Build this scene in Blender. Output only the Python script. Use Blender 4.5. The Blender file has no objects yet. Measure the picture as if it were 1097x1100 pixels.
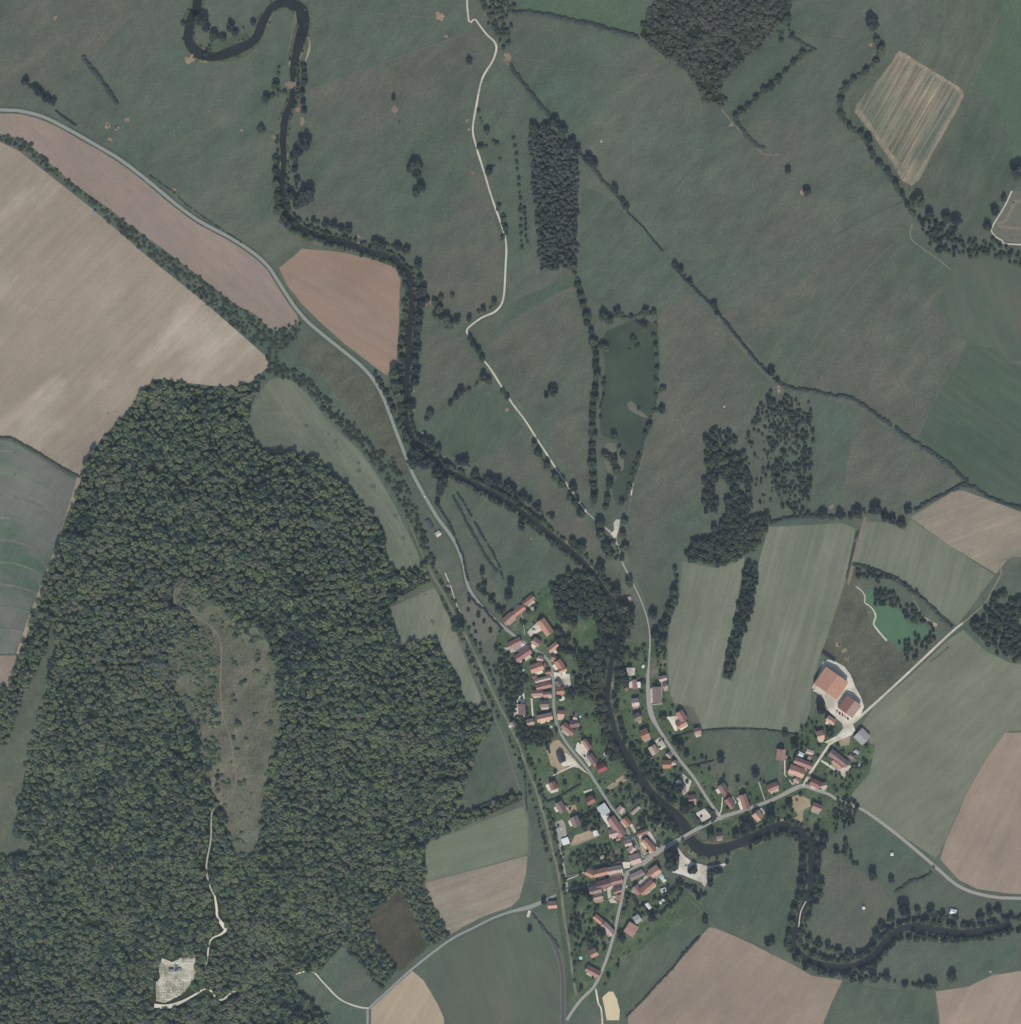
import bpy, bmesh, math, random
from mathutils import Vector, Matrix, noise
R = math.radians
S = 1.5            # metres per photo pixel
W0, H0 = 1097, 1100
ALT = 3000.0
scene = bpy.context.scene
# ---------------------------------------------------------------- camera
cam_d = bpy.data.cameras.new('camera'); cam = bpy.data.objects.new('camera', cam_d)
scene.collection.objects.link(cam); scene.camera = cam
cam.location = (0, 0, ALT); cam.rotation_euler = (0, 0, 0)
cam_d.sensor_fit = 'VERTICAL'; cam_d.sensor_height = 24
cam_d.lens = 12.0 / (H0 * S / 2 / ALT)
cam_d.clip_start = 10; cam_d.clip_end = 20000
# ---------------------------------------------------------------- sky, sun, exposure
SUN_EL = 44
world = bpy.data.worlds.new('World'); scene.world = world; world.use_nodes = True
wn = world.node_tree.nodes; wl = world.node_tree.links
bg = wn['Background']; bg.inputs[1].default_value = 0.10
sky = wn.new('ShaderNodeTexSky'); sky.sky_type = 'NISHITA'; sky.sun_disc = False
sky.sun_elevation = R(SUN_EL); sky.sun_rotation = R(180)
wl.new(sky.outputs[0], bg.inputs[0])
sd = bpy.data.lights.new('sun', 'SUN'); sd.energy = 3.95; sd.angle = R(0.5); sd.color = (1, 0.95, 0.87)
sun = bpy.data.objects.new('sun', sd); scene.collection.objects.link(sun)
sun.rotation_euler = (R(90 - SUN_EL), 0, R(-2)); sun.location = (0, -1500, 1500)
scene.view_settings.view_transform = 'Standard'; scene.view_settings.look = 'None'
scene.view_settings.gamma = 1; scene.view_settings.exposure = 0.0

# ---------------------------------------------------------------- helpers
COL = scene.collection
rnd = random.Random(7)
def lin(c):
    c /= 255.0
    return c / 12.92 if c <= 0.04045 else ((c + 0.055) / 1.055) ** 2.4
GAIN = (0.90, 0.91, 0.925)       # radiance of a white flat surface in this light
VEIL = (0.012, 0.018, 0.028)     # light the haze adds in front of it
def T(r, g, b):                  # base colour of a flat surface seen as r,g,b
    return tuple(max(0.008, (lin(c * 1.045) - v) / k) for c, v, k in zip((r, g, b), VEIL, GAIN))
def F(px, py):                   # map coordinates of a photo pixel, metres
    return ((px - W0 / 2) * S, (H0 / 2 - py) * S)
HC = F(215, 765); HA, HB = 262 * S, 350 * S
def hill(x, y):
    d = ((x - HC[0]) / HA) ** 2 + ((y - HC[1]) / HB) ** 2
    if d >= 1: return 0.0
    t = 1 - d
    return 85 * t * t * (3 - 2 * t) * (0.9 + 0.1 * math.sin(x * 0.012) * math.cos(y * 0.01))
def Wp(x, y, z=0.0):             # map metres -> world point on the terrain
    h = hill(x, y); k = 1 - h / ALT
    return Vector((x * k, y * k, h + z))
def smooth(pts, n=4, closed=False):
    out = []; m = len(pts)
    rng = range(m) if closed else range(m - 1)
    for i in rng:
        if closed: p0, p1, p2, p3 = pts[i - 1], pts[i], pts[(i + 1) % m], pts[(i + 2) % m]
        else: p0, p1, p2, p3 = pts[max(i - 1, 0)], pts[i], pts[i + 1], pts[min(i + 2, m - 1)]
        for k in range(n):
            t = k / n
            out.append(tuple(0.5 * (2 * b + (c - a) * t + (2 * a - 5 * b + 4 * c - d) * t * t + (3 * b - a - 3 * c + d) * t ** 3)
                       for a, b, c, d in zip(p0, p1, p2, p3)))
    if not closed: out.append(tuple(pts[-1]))
    return out
def tag(o, label=None, cat=None, group=None, kind=None):
    if label: o['label'] = label
    if cat: o['category'] = cat
    if group: o['group'] = group
    if kind: o['kind'] = kind
    return o
def mesh_obj(name, bm, mat, parent=None, smooth_=False):
    me = bpy.data.meshes.new(name); bm.to_mesh(me); bm.free()
    if mat:
        for m in (mat if isinstance(mat, (list, tuple)) else [mat]): me.materials.append(m)
    if smooth_:
        for p in me.polygons: p.use_smooth = True
    o = bpy.data.objects.new(name, me); COL.objects.link(o)
    if parent: o.parent = parent
    return o
def empty(name, loc, rz=0):
    o = bpy.data.objects.new(name, None); COL.objects.link(o)
    o.location = loc; o.rotation_euler = (0, 0, rz); o.empty_display_size = 1
    return o
def add_box(bm, c, s, rz=0, mi=0):
    m = Matrix.Translation(c) @ Matrix.Rotation(rz, 4, 'Z') @ Matrix.Diagonal((s[0], s[1], s[2], 1))
    r = bmesh.ops.create_cube(bm, size=1, matrix=m)
    if mi:
        for f in {f for v in r['verts'] for f in v.link_faces}: f.material_index = mi
def add_cyl(bm, c, r1, r2, h, seg=10, mi=0, rot=None):
    m = Matrix.Translation(c) @ (rot if rot else Matrix.Identity(4)) @ Matrix.Translation((0, 0, h / 2))
    r = bmesh.ops.create_cone(bm, cap_ends=True, segments=seg, radius1=r1, radius2=r2, depth=h, matrix=m)
    if mi:
        for f in {f for v in r['verts'] for f in v.link_faces}: f.material_index = mi
# ---------------------------------------------------------------- materials
def newmat(name):
    m = bpy.data.materials.new(name); m.use_nodes = True
    nt = m.node_tree; b = nt.nodes['Principled BSDF']
    return m, nt, b
def nd(nt, t, **kw):
    n = nt.nodes.new(t)
    for k, v in kw.items(): setattr(n, k, v)
    return n
def mapping(nt, angle=0, scale=(1, 1, 1)):
    g = nd(nt, 'ShaderNodeNewGeometry'); mp = nd(nt, 'ShaderNodeMapping')
    nt.links.new(g.outputs['Position'], mp.inputs[0])
    mp.inputs['Rotation'].default_value = (0, 0, angle)
    if scale != (1, 1, 1):         # turn first, stretch afterwards
        m2 = nd(nt, 'ShaderNodeMapping'); m2.inputs['Scale'].default_value = scale
        nt.links.new(mp.outputs[0], m2.inputs[0]); return m2
    return mp
def noise_n(nt, vec, scale, detail=4, rough=0.6):
    n = nd(nt, 'ShaderNodeTexNoise'); n.inputs['Scale'].default_value = scale
    n.inputs['Detail'].default_value = detail; n.inputs['Roughness'].default_value = rough
    nt.links.new(vec.outputs[0], n.inputs['Vector']); return n
def maprange(nt, src, a, b, c, d):
    n = nd(nt, 'ShaderNodeMapRange'); nt.links.new(src, n.inputs[0])
    for i, v in enumerate((a, b, c, d)): n.inputs[i + 1].default_value = v
    return n.outputs[0]
def mixc(nt, fac, A, B, mode='MIX'):
    n = nd(nt, 'ShaderNodeMix', data_type='RGBA', blend_type=mode)
    if isinstance(fac, (int, float)): n.inputs[0].default_value = fac
    else: nt.links.new(fac, n.inputs[0])
    for v, i in ((A, 6), (B, 7)):
        if isinstance(v, tuple): n.inputs[i].default_value = (*v[:3], 1)
        else: nt.links.new(v, n.inputs[i])
    return n.outputs[2]
def shade(nt, col, fac):       # multiply colour by a value
    n = nd(nt, 'ShaderNodeVectorMath', operation='SCALE')
    if isinstance(col, tuple): n.inputs[0].default_value = col[:3]
    else: nt.links.new(col, n.inputs[0])
    nt.links.new(fac, n.inputs['Scale']); return n.outputs[0]
GROUND_N = [0]
def field_mat(name, c1, c2=None, ang=0, period=0, stripe=0.0, blot=0.2, grain=0.24, bscale=0.012, c3=None, c3scale=0.006, c3lo=0.52, wob=1.0):
    """soil, grass or crop: large blotches, tufts, mowing or drill lines"""
    m, nt, b = newmat(name); off = GROUND_N[0] = GROUND_N[0] + 1
    c2 = c2 or tuple(v * 0.82 for v in c1)
    mp = mapping(nt, 0); mp.inputs['Location'].default_value = (off * 137.1, off * 71.7, 0)
    mpa = mapping(nt, R(ang if ang else 48), (1, 0.42, 1)); mpa.inputs['Location'].default_value = (off * 53.1, off * 91.7, 0)
    big = noise_n(nt, mpa if period else mp, bscale, 5, 0.62); mid = noise_n(nt, mpa, 0.05, 5, 0.72); fine = noise_n(nt, mp, 0.3, 4, 0.85)
    col = mixc(nt, maprange(nt, big.outputs[0], 0.36, 0.64, 0, 1), c1, c2)
    if c3:
        big2 = noise_n(nt, mpa, c3scale, 5, 0.6)
        col = mixc(nt, maprange(nt, big2.outputs[0], c3lo - 0.03, c3lo + 0.10, 0, 1), col, c3)
    dr = noise_n(nt, mp, 0.0045, 6, 0.68); col = shade(nt, col, maprange(nt, dr.outputs[0], 0.3, 0.7, 0.87, 1.13))
    if not period:
        vor = nd(nt, 'ShaderNodeTexVoronoi', feature='DISTANCE_TO_EDGE'); vor.inputs['Scale'].default_value = 0.006
        wv = nd(nt, 'ShaderNodeVectorMath', operation='MULTIPLY_ADD'); nt.links.new(dr.outputs['Color'], wv.inputs[0]); wv.inputs[1].default_value = (260, 260, 0); nt.links.new(mp.outputs[0], wv.inputs[2])
        nt.links.new(wv.outputs[0], vor.inputs['Vector'])
        col = shade(nt, col, maprange(nt, vor.outputs['Distance'], 0.0, 0.012, 1.07, 1.0))
    f1 = maprange(nt, mid.outputs[0], 0.25, 0.75, 1 - blot * 1.3, 1 + blot * 1.3)
    f2 = maprange(nt, fine.outputs[0], 0.25, 0.75, 1 - grain * 1.9, 1 + grain * 1.9)
    col = shade(nt, col, f1); col = shade(nt, col, f2)
    if period:
        mp2 = mapping(nt, R(ang), (1.0 / period, 0.006, 1))
        st = noise_n(nt, mp2, 1.0, 2, 0.5)
        st2 = nd(nt, 'ShaderNodeTexWave', wave_type='BANDS', bands_direction='X')
        mp3 = mapping(nt, R(ang)); nt.links.new(mp3.outputs[0], st2.inputs['Vector'])
        st2.inputs['Scale'].default_value = 0.314 / period / 1.0; st2.inputs['Distortion'].default_value = 0.35 * wob
        st2.inputs['Detail'].default_value = 2; st2.inputs['Detail Scale'].default_value = 0.3
        col = shade(nt, col, maprange(nt, st.outputs[0], 0.3, 0.7, 1 - stripe, 1 + stripe))
        col = shade(nt, col, maprange(nt, st2.outputs['Fac'], 0, 1, 1 - stripe * 0.22, 1 + stripe * 0.22))
    nt.links.new(col, b.inputs['Base Color']); b.inputs['Roughness'].default_value = 0.95
    b.inputs['Specular IOR Level'].default_value = 0.1
    return m
def plain_mat(name, c, var=0.15, scale=0.5, rough=0.8, spec=0.3, metal=0.0, c2=None):
    m, nt, b = newmat(name); mp = mapping(nt)
    n = noise_n(nt, mp, scale, 5, 0.65); n2 = noise_n(nt, mp, scale * 0.12, 3, 0.5)
    col = c if not c2 else mixc(nt, maprange(nt, n2.outputs[0], 0.4, 0.6, 0, 1), c, c2)
    col = shade(nt, col, maprange(nt, n.outputs[0], 0.25, 0.75, 1 - var, 1 + var))
    nt.links.new(col, b.inputs['Base Color']); b.inputs['Roughness'].default_value = rough
    b.inputs['Specular IOR Level'].default_value = spec; b.inputs['Metallic'].default_value = metal
    return m
def roof_mat(name, c, tile=True):
    m, nt, b = newmat(name); mp = mapping(nt)
    oi = nd(nt, 'ShaderNodeObjectInfo')
    n = noise_n(nt, mp, 0.35, 5, 0.7); n2 = noise_n(nt, mp, 1.6, 3, 0.7)
    hs = nd(nt, 'ShaderNodeHueSaturation'); hs.inputs['Color'].default_value = (*c, 1)
    nt.links.new(maprange(nt, oi.outputs['Random'], 0, 1, 0.8, 1.22), hs.inputs['Value'])
    nt.links.new(maprange(nt, oi.outputs['Random'], 0, 1, 1.1, 0.85), hs.inputs['Saturation'])
    col = mixc(nt, maprange(nt, n.outputs[0], 0.42, 0.7, 0, 0.55), hs.outputs[0], tuple(v * 0.5 + 0.03 for v in c))
    col = shade(nt, col, maprange(nt, n2.outputs[0], 0.25, 0.75, 0.72, 1.28))
    nt.links.new(col, b.inputs['Base Color']); b.inputs['Roughness'].default_value = 0.85
    b.inputs['Specular IOR Level'].default_value = 0.2
    return m
def leaf_mat(name, cols, sat=1.0):
    """foliage: tone varies from tree to tree and from clump to clump"""
    m, nt, b = newmat(name)
    oi = nd(nt, 'ShaderNodeObjectInfo'); mp = mapping(nt)
    cr = nd(nt, 'ShaderNodeValToRGB'); cr.color_ramp.interpolation = 'LINEAR'
    el = cr.color_ramp.elements
    for i, c in enumerate(cols):
        p = i / (len(cols) - 1)
        e = el[i] if i < 2 else el.new(p)
        e.position = p; e.color = (*c, 1)
    el[1].position = 1 / (len(cols) - 1) if len(cols) > 2 else 1.0
    stand = noise_n(nt, mp, 0.008, 3, 0.55)
    mx = nd(nt, 'ShaderNodeMath', operation='MULTIPLY_ADD')
    nt.links.new(oi.outputs['Random'], mx.inputs[0]); mx.inputs[1].default_value = 0.75
    nt.links.new(maprange(nt, stand.outputs[0], 0.3, 0.7, -0.2, 0.45), mx.inputs[2])
    nt.links.new(mx.outputs[0], cr.inputs[0])
    n = noise_n(nt, mp, 0.5, 4, 0.7)
    col = shade(nt, cr.outputs[0], maprange(nt, n.outputs[0], 0.3, 0.7, 0.82, 1.18))
    nt.links.new(col, b.inputs['Base Color']); b.inputs['Roughness'].default_value = 0.8
    b.inputs['Specular IOR Level'].default_value = 0.15
    return m
def water_mat(name, c, rough=0.12, var=0.1):
    m, nt, b = newmat(name); mp = mapping(nt)
    n = noise_n(nt, mp, 0.02, 4, 0.6)
    col = shade(nt, c, maprange(nt, n.outputs[0], 0.3, 0.7, 1 - var, 1 + var))
    nt.links.new(col, b.inputs['Base Color']); b.inputs['Roughness'].default_value = rough
    b.inputs['IOR'].default_value = 1.33
    n3 = noise_n(nt, mp, 0.6, 3, 0.6); bp = nd(nt, 'ShaderNodeBump'); bp.inputs['Strength'].default_value = 0.25
    bp.inputs['Distance'].default_value = 0.15
    nt.links.new(n3.outputs[0], bp.inputs['Height']); nt.links.new(bp.outputs[0], b.inputs['Normal'])
    return m
# ---------------------------------------------------------------- sheets that lie on the terrain
CELL = 12.0
LAY = [0.0]
def drape(bm, level, z):
    """cut the flat mesh along the terrain grid where the hill is, then lay it on the ground"""
    xs = [v.co.x for v in bm.verts]; ys = [v.co.y for v in bm.verts]
    x0, x1 = max(min(xs), HC[0] - HA), min(max(xs), HC[0] + HA)
    y0, y1 = max(min(ys), HC[1] - HB), min(max(ys), HC[1] + HB)
    if x0 < x1 and y0 < y1:
        k = math.ceil(x0 / CELL)
        while k * CELL < x1:
            bmesh.ops.bisect_plane(bm, geom=bm.verts[:] + bm.edges[:] + bm.faces[:], plane_co=(k * CELL, 0, 0), plane_no=(1, 0, 0)); k += 1
        k = math.ceil(y0 / CELL)
        while k * CELL < y1:
            bmesh.ops.bisect_plane(bm, geom=bm.verts[:] + bm.edges[:] + bm.faces[:], plane_co=(0, k * CELL, 0), plane_no=(0, 1, 0)); k += 1
    for v in bm.verts:
        h = hill(v.co.x, v.co.y)
        v.co = Wp(v.co.x, v.co.y, z + level * 0.5 * min(1, h / 2))
def sheet(name, pts, mat, level=1, sm=0, rough=0.0, kind='structure'):
    """closed outline in photo pixels -> ground sheet"""
    if sm: pts = smooth(pts, sm, True)
    P = [F(*p) for p in pts]
    if rough:
        Q = []
        for i, a in enumerate(P):
            b = P[(i + 1) % len(P)]; L = math.dist(a, b); n = max(1, int(L / 9))
            for k in range(n):
                t = k / n; x = a[0] + (b[0] - a[0]) * t; y = a[1] + (b[1] - a[1]) * t
                nx = noise.noise(Vector((x * 0.07, y * 0.07, 3))) * rough; ny = noise.noise(Vector((x * 0.07, y * 0.07, 9))) * rough
                Q.append((x + nx, y + ny))
        P = Q
    bm = bmesh.new()
    f = bm.faces.new([bm.verts.new((x, y, 0)) for x, y in P])
    f.normal_update()
    if f.normal.z < 0: f.normal_flip()
    bmesh.ops.triangulate(bm, faces=[f])
    LAY[0] += 0.004
    drape(bm, level, 0.02 + LAY[0])
    o = mesh_obj(name, bm, mat)
    if kind: tag(o, kind=kind)
    return o
def ribbon(name, pts, w, mat, level=2, sm=4, jit=0.15, kind='structure'):
    """centre line in photo pixels, width in pixels (number or list) -> road, river"""
    ws = w if isinstance(w, (list, tuple)) else [w] * len(pts)
    q = [(p[0], p[1], a) for p, a in zip(pts, ws)]
    if sm: q = smooth(q, sm)
    bm = bmesh.new(); prev = None; LAY[0] += 0.004
    for i, (px, py, a) in enumerate(q):
        x, y = F(px, py); xa, ya = F(*q[max(i - 1, 0)][:2]); xb, yb = F(*q[min(i + 1, len(q) - 1)][:2])
        d = Vector((xb - xa, yb - ya, 0)).normalized(); n = Vector((-d.y, d.x, 0))
        j1 = 1 + jit * noise.noise(Vector((x * .03, y * .03, 1))); j2 = 1 + jit * noise.noise(Vector((x * .03, y * .03, 7)))
        l = bm.verts.new(Vector((x, y, 0)) + n * a * S / 2 * j1); r = bm.verts.new(Vector((x, y, 0)) - n * a * S / 2 * j2)
        if prev: bm.faces.new((prev[1], r, l, prev[0]))
        prev = (l, r)
    bmesh.ops.recalc_face_normals(bm, faces=bm.faces)
    if bm.faces and sum(f.normal.z for f in bm.faces) < 0:
        for f in bm.faces: f.normal_flip()
    bmesh.ops.triangulate(bm, faces=bm.faces)
    drape(bm, level, 0.02 + LAY[0])
    o = mesh_obj(name, bm, mat)
    if kind: tag(o, kind=kind)
    return o
def inside(p, poly):
    x, y = p; c = False; j = len(poly) - 1
    for i in range(len(poly)):
        xi, yi = poly[i]; xj, yj = poly[j]
        if (yi > y) != (yj > y) and x < (xj - xi) * (y - yi) / (yj - yi) + xi: c = not c
        j = i
    return c
def near(p, line, d):
    for a, b in zip(line, line[1:]):
        vx, vy = b[0] - a[0], b[1] - a[1]; L = vx * vx + vy * vy or 1
        t = max(0, min(1, ((p[0] - a[0]) * vx + (p[1] - a[1]) * vy) / L))
        if (p[0] - a[0] - vx * t) ** 2 + (p[1] - a[1] - vy * t) ** 2 < d * d: return True
    return False
# ================================================================ THE GROUND
m_base = field_mat('meadow_grass', T(87, 97, 87), T(93, 98, 88), c3=T(80, 95, 84), bscale=0.006)
m_dull = field_mat('dry_meadow', T(96, 98, 89), T(88, 95, 85), c3=T(82, 95, 84))
m_green = field_mat('green_meadow', T(80, 95, 83), T(89, 98, 87), ang=40, period=9, stripe=0.05, bscale=0.01)
m_green2 = field_mat('lush_meadow', T(76, 91, 79), T(83, 94, 82), ang=25, period=10, stripe=0.05, c3=T(90, 97, 86))
m_lawn = field_mat('lawn', T(70, 90, 70), T(84, 97, 79), c3=T(108, 108, 94), c3scale=0.04, c3lo=0.58, blot=0.35, grain=0.4, bscale=0.04)
m_pale = field_mat('pale_crop', T(117, 121, 106), T(108, 115, 101), ang=15, period=9, stripe=0.12, blot=0.08, grain=0.12)
m_pale2 = field_mat('mown_field', T(111, 116, 102), T(103, 110, 97), ang=-35, period=8, stripe=0.1, blot=0.08, grain=0.12)
m_pale3 = field_mat('young_crop', T(106, 115, 98), T(112, 118, 101), ang=72, period=8, stripe=0.06, blot=0.08, grain=0.12)
m_east = field_mat('wide_crop', T(108, 114, 99), T(116, 120, 105), ang=48, period=12, stripe=0.08, blot=0.1, grain=0.12, bscale=0.006)
m_bare = field_mat('chalky_plough', T(150, 138, 123), T(140, 130, 117), ang=45, period=7, stripe=0.06, blot=0.07, grain=0.1, bscale=0.005, c3=T(172, 161, 145), c3scale=0.0055, c3lo=0.53)
m_pink = field_mat('pink_soil', T(141, 127, 117), T(133, 122, 113), ang=-48, period=9, stripe=0.04, blot=0.07, grain=0.1)
m_pink2 = field_mat('red_soil', T(147, 125, 110), T(139, 122, 109), ang=-62, period=7, stripe=0.045, blot=0.06, grain=0.1)
m_brown = field_mat('tilled_soil', T(145, 130, 116), T(136, 124, 112), ang=45, period=12, stripe=0.05, blot=0.07, grain=0.12)
m_brown2 = field_mat('stubble_soil', T(150, 134, 120), T(141, 128, 116), ang=28, period=14, stripe=0.06, blot=0.08, grain=0.12)
m_stub = field_mat('streaked_stubble', T(140, 130, 114), T(106, 110, 97), ang=30, period=4.5, stripe=0.36, blot=0.15, grain=0.15, bscale=0.022, c3=T(104, 110, 97), c3scale=0.014, wob=0)
m_stub2 = field_mat('cut_stubble', T(145, 134, 120), T(133, 127, 114), ang=70, period=5, stripe=0.09, blot=0.1, grain=0.12, bscale=0.02)
m_margin = field_mat('stubble_margin', T(142, 131, 114), T(126, 122, 107), ang=30, period=5, stripe=0.15)
m_lstripe = field_mat('light_crop_stripe', T(112, 124, 108), T(106, 118, 103), blot=.15)
m_pstripe = field_mat('pink_crop_stripe', T(120, 116, 109), T(114, 113, 106), blot=.15)
m_sand = field_mat('sandy_field', T(165, 150, 128), T(156, 144, 124), ang=30, period=12, stripe=0.05, blot=0.06, grain=0.08)
m_strip = field_mat('striped_crop', T(112, 113, 106), T(100, 109, 99), ang=-70, period=26, stripe=0.08, blot=0.08, grain=0.12, c3=T(84, 104, 88), c3scale=0.012)
m_dkcrop = field_mat('dark_crop', T(76, 92, 79), T(82, 95, 82), ang=-55, period=8, stripe=0.1, blot=0.1, grain=0.15)
m_gcrop = field_mat('green_crop', T(88, 99, 86), T(80, 93, 82), c3=T(95, 98, 87), c3scale=0.006, ang=-20, period=14, stripe=0.05, blot=0.08, grain=0.12)
m_vivid = field_mat('fresh_grass', T(84, 101, 84), T(79, 97, 83), blot=0.1)
m_clear = field_mat('chalk_grassland', T(99, 102, 89), T(90, 95, 83), blot=0.35, grain=0.4, c3=T(104, 101, 90), c3scale=0.02)
m_ride = field_mat('ride_grass', T(84, 94, 82), T(94, 98, 86), bscale=0.02)
m_fallow = field_mat('brown_fallow', T(80, 78, 70), T(72, 76, 66), blot=0.3, grain=0.35, bscale=0.03)
m_heath = field_mat('fallow_ground', T(91, 94, 84), T(84, 89, 79), blot=0.3, grain=0.3, bscale=0.03)
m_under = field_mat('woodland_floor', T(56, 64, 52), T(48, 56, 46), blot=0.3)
m_verge = field_mat('road_verge', T(74, 90, 74), T(82, 94, 80), blot=0.2, bscale=0.05)
m_asph = plain_mat('grey_asphalt', T(136, 139, 134), 0.08, 0.6, 0.9, 0.2)
m_street = plain_mat('village_asphalt', T(148, 146, 139), 0.1, 0.5, 0.9, 0.2)
m_dark = plain_mat('dark_asphalt', T(84, 83, 88), 0.08, 0.6, 0.9, 0.2)
m_chalk = plain_mat('white_gravel', T(196, 190, 174), 0.12, 0.3, 0.95, 0.1, c2=T(176, 172, 158))
m_ltrack = plain_mat('worn_gravel', T(158, 155, 143), 0.15, 0.25, 0.95, 0.1)
m_dirt = plain_mat('dirt_track', T(124, 118, 106), 0.2, 0.2, 0.95, 0.1)
m_rut = plain_mat('trodden_grass', T(104, 106, 96), 0.2, 0.2, 0.95, 0.1)
m_rail = field_mat('old_railway_bed', T(116, 116, 104), T(104, 108, 95), blot=0.25, bscale=0.05)
m_yard = plain_mat('pale_concrete', T(206, 200, 186), 0.12, 0.25, 0.9, 0.2, c2=T(170, 164, 150))
m_tan = plain_mat('tan_soil', T(160, 146, 122), 0.15, 0.25, 0.95, 0.1, c2=T(140, 132, 110))
m_earth = plain_mat('bare_earth', T(148, 128, 110), 0.25, 0.2, 0.95, 0.1, c2=T(120, 112, 98))
m_oval = plain_mat('yellow_sand', T(198, 184, 152), 0.06, 0.2, 0.95, 0.1)
m_bank = field_mat('river_bank', T(70, 84, 66), T(96, 98, 82), blot=0.4, grain=0.4, bscale=0.06, c3=T(124, 118, 98), c3scale=0.05, c3lo=0.6)
m_river = water_mat('river_water', T(47, 54, 58), rough=0.3, var=0.3)
m_pond = water_mat('pond_water', T(68, 80, 71), var=0.25)
m_gpond = water_mat('green_pond_water', T(83, 112, 89), var=0.1)

# base: one sheet to the horizon, finely divided where the hill rises
xs = sorted({k * CELL for k in range(math.floor((HC[0] - HA) / CELL), math.ceil((HC[0] + HA) / CELL) + 1)} | {-3500, -2000, -1200, 200, 500, 1000, 2000, 3500})
ys = sorted({k * CELL for k in range(math.floor((HC[1] - HB) / CELL), math.ceil((HC[1] + HB) / CELL) + 1)} | {-3500, -2000, -1200, 500, 1000, 2000, 3500})
bm = bmesh.new(); g = [[bm.verts.new(Wp(x, y)) for y in ys] for x in xs]
for i in range(len(xs) - 1):
    for j in range(len(ys) - 1): bm.faces.new((g[i][j], g[i + 1][j], g[i + 1][j + 1], g[i][j + 1]))
tag(mesh_obj('ground', bm, m_base, smooth_=True), kind='structure')

FOREST = [(158,415),(168,409),(195,411),(225,418),(262,417),(280,410),(268,440),(265,457),(275,475),(290,487),(318,487),(332,491),(345,497),(362,515),(378,527),(392,545),(408,560),(412,570),(414,590),(420,612),(435,615),(458,608),(462,625),(440,636),(419,650),(418,656),(424,680),(430,697),(440,692),(452,688),(468,687),(473,702),(482,715),(492,727),(494,745),(500,757),(520,759),(531,770),(526,785),(512,803),(506,830),(497,848),(490,868),(505,872),(556,852),(562,858),(520,878),(458,905),(457,945),(452,950),(430,950),(425,956),(395,985),(380,1008),(368,1015),(350,1035),(345,1042),(315,1046),(312,1050),(322,1065),(340,1080),(352,1092),(355,1200),(-120,1200),(-120,935),(10,918),(38,912),(32,902),(14,898),(27,825),(35,790),(45,760),(56,710),(62,674),(56,668),(48,700),(40,720),(25,745),(18,770),(8,800),(-120,800),(-120,740),(10,738),(20,705),(32,670),(47,630),(62,590),(77,550),(88,520),(90,508),(97,488),(115,468),(140,440)]
CLEAR = [(185,635),(200,622),(215,638),(235,652),(255,668),(275,672),(287,680),(293,700),(298,720),(303,760),(300,800),(291,820),(286,850),(281,885),(276,913),(264,923),(251,918),(245,893),(238,868),(226,850),(218,820),(212,790),(204,775),(190,750),(181,720),(184,690),(200,690),(212,680),(210,668),(200,660),(188,648)]
sheet('woodland_floor', FOREST, m_under, 0.6)
sheet('field', [(-150,135),(0,152),(20,162),(100,225),(160,277),(215,321),(260,360),(287,384),(289,393),(270,410),(250,416),(225,414),(168,407),(158,414),(140,438),(112,468),(95,490),(88,512),(12,470),(0,469),(-150,420)], m_bare)
sheet('field', [(-150,108),(0,122),(20,122),(50,129),(75,140),(100,156),(150,188),(190,217),(230,247),(262,267),(285,284),(300,303),(318,335),(322,348),(305,356),(290,354),(275,338),(253,327),(225,305),(205,290),(175,267),(140,242),(120,226),(75,194),(50,172),(25,149),(0,144),(-150,128)], m_pink)
sheet('field', [(-150,430),(0,473),(12,474),(82,515),(80,530),(72,550),(58,590),(43,630),(28,670),(16,702),(-150,702)], m_strip)
ribbon('field_margin', [(85,513),(81,530),(74,552),(61,590),(46,630),(31,670),(20,703)], 5, m_tan)
sheet('field', [(-150,704),(18,704),(9,738),(-150,738)], m_brown)
sheet('grass_ride', [(56,670),(62,674),(57,705),(50,738),(43,775),(33,812),(27,830),(20,865),(14,898),(36,906),(36,914),(10,918),(-150,938),(-150,808),(6,808),(14,780),(25,747),(42,720),(50,695)], m_ride)
sheet('field', [(290,408),(303,405),(315,410),(332,425),(350,450),(370,470),(385,482),(396,497),(410,518),(425,545),(437,570),(447,590),(455,606),(440,611),(424,612),(418,600),(413,580),(411,565),(402,553),(390,540),(378,523),(362,508),(345,494),(330,488),(300,478),(285,481),(275,470),(266,455),(270,440),(280,420)], m_pale2)
sheet('field', [(420,652),(465,632),(472,634),(480,652),(488,675),(494,692),(503,716),(513,740),(520,758),(505,758),(497,748),(493,725),(480,705),(470,687),(452,688),(435,697),(428,680),(422,665)], m_pale)
sheet('meadow', [(525,797),(537,796),(546,812),(557,850),(530,858),(507,868),(493,851),(510,820)], m_green2)
sheet('meadow', [(556,840),(562,856),(570,890),(568,925),(560,965),(574,972),(598,960),(590,900),(578,855),(562,815),(545,790)], m_green)
sheet('field', [(457,906),(562,866),(567,882),(567,918),(458,947)], m_pale3)
sheet('field', [(457,948),(567,919),(565,940),(558,965),(549,974),(520,984),(497,996),(484,1004),(470,985),(460,965)], m_stub2)
sheet('meadow', [(435,962),(450,998),(460,1018),(430,1043),(415,1030),(395,987),(425,955)], m_fallow, rough=3)
sheet('meadow', [(370,1015),(355,1030),(347,1040),(350,1050),(360,1065),(375,1078),(395,1082),(412,1063),(385,1035)], m_dull, rough=2)
sheet('meadow', [(315,1047),(335,1044),(345,1056),(358,1072),(372,1081),(393,1086),(393,1200),(355,1200),(345,1085),(330,1075),(320,1060)], m_green)
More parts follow.
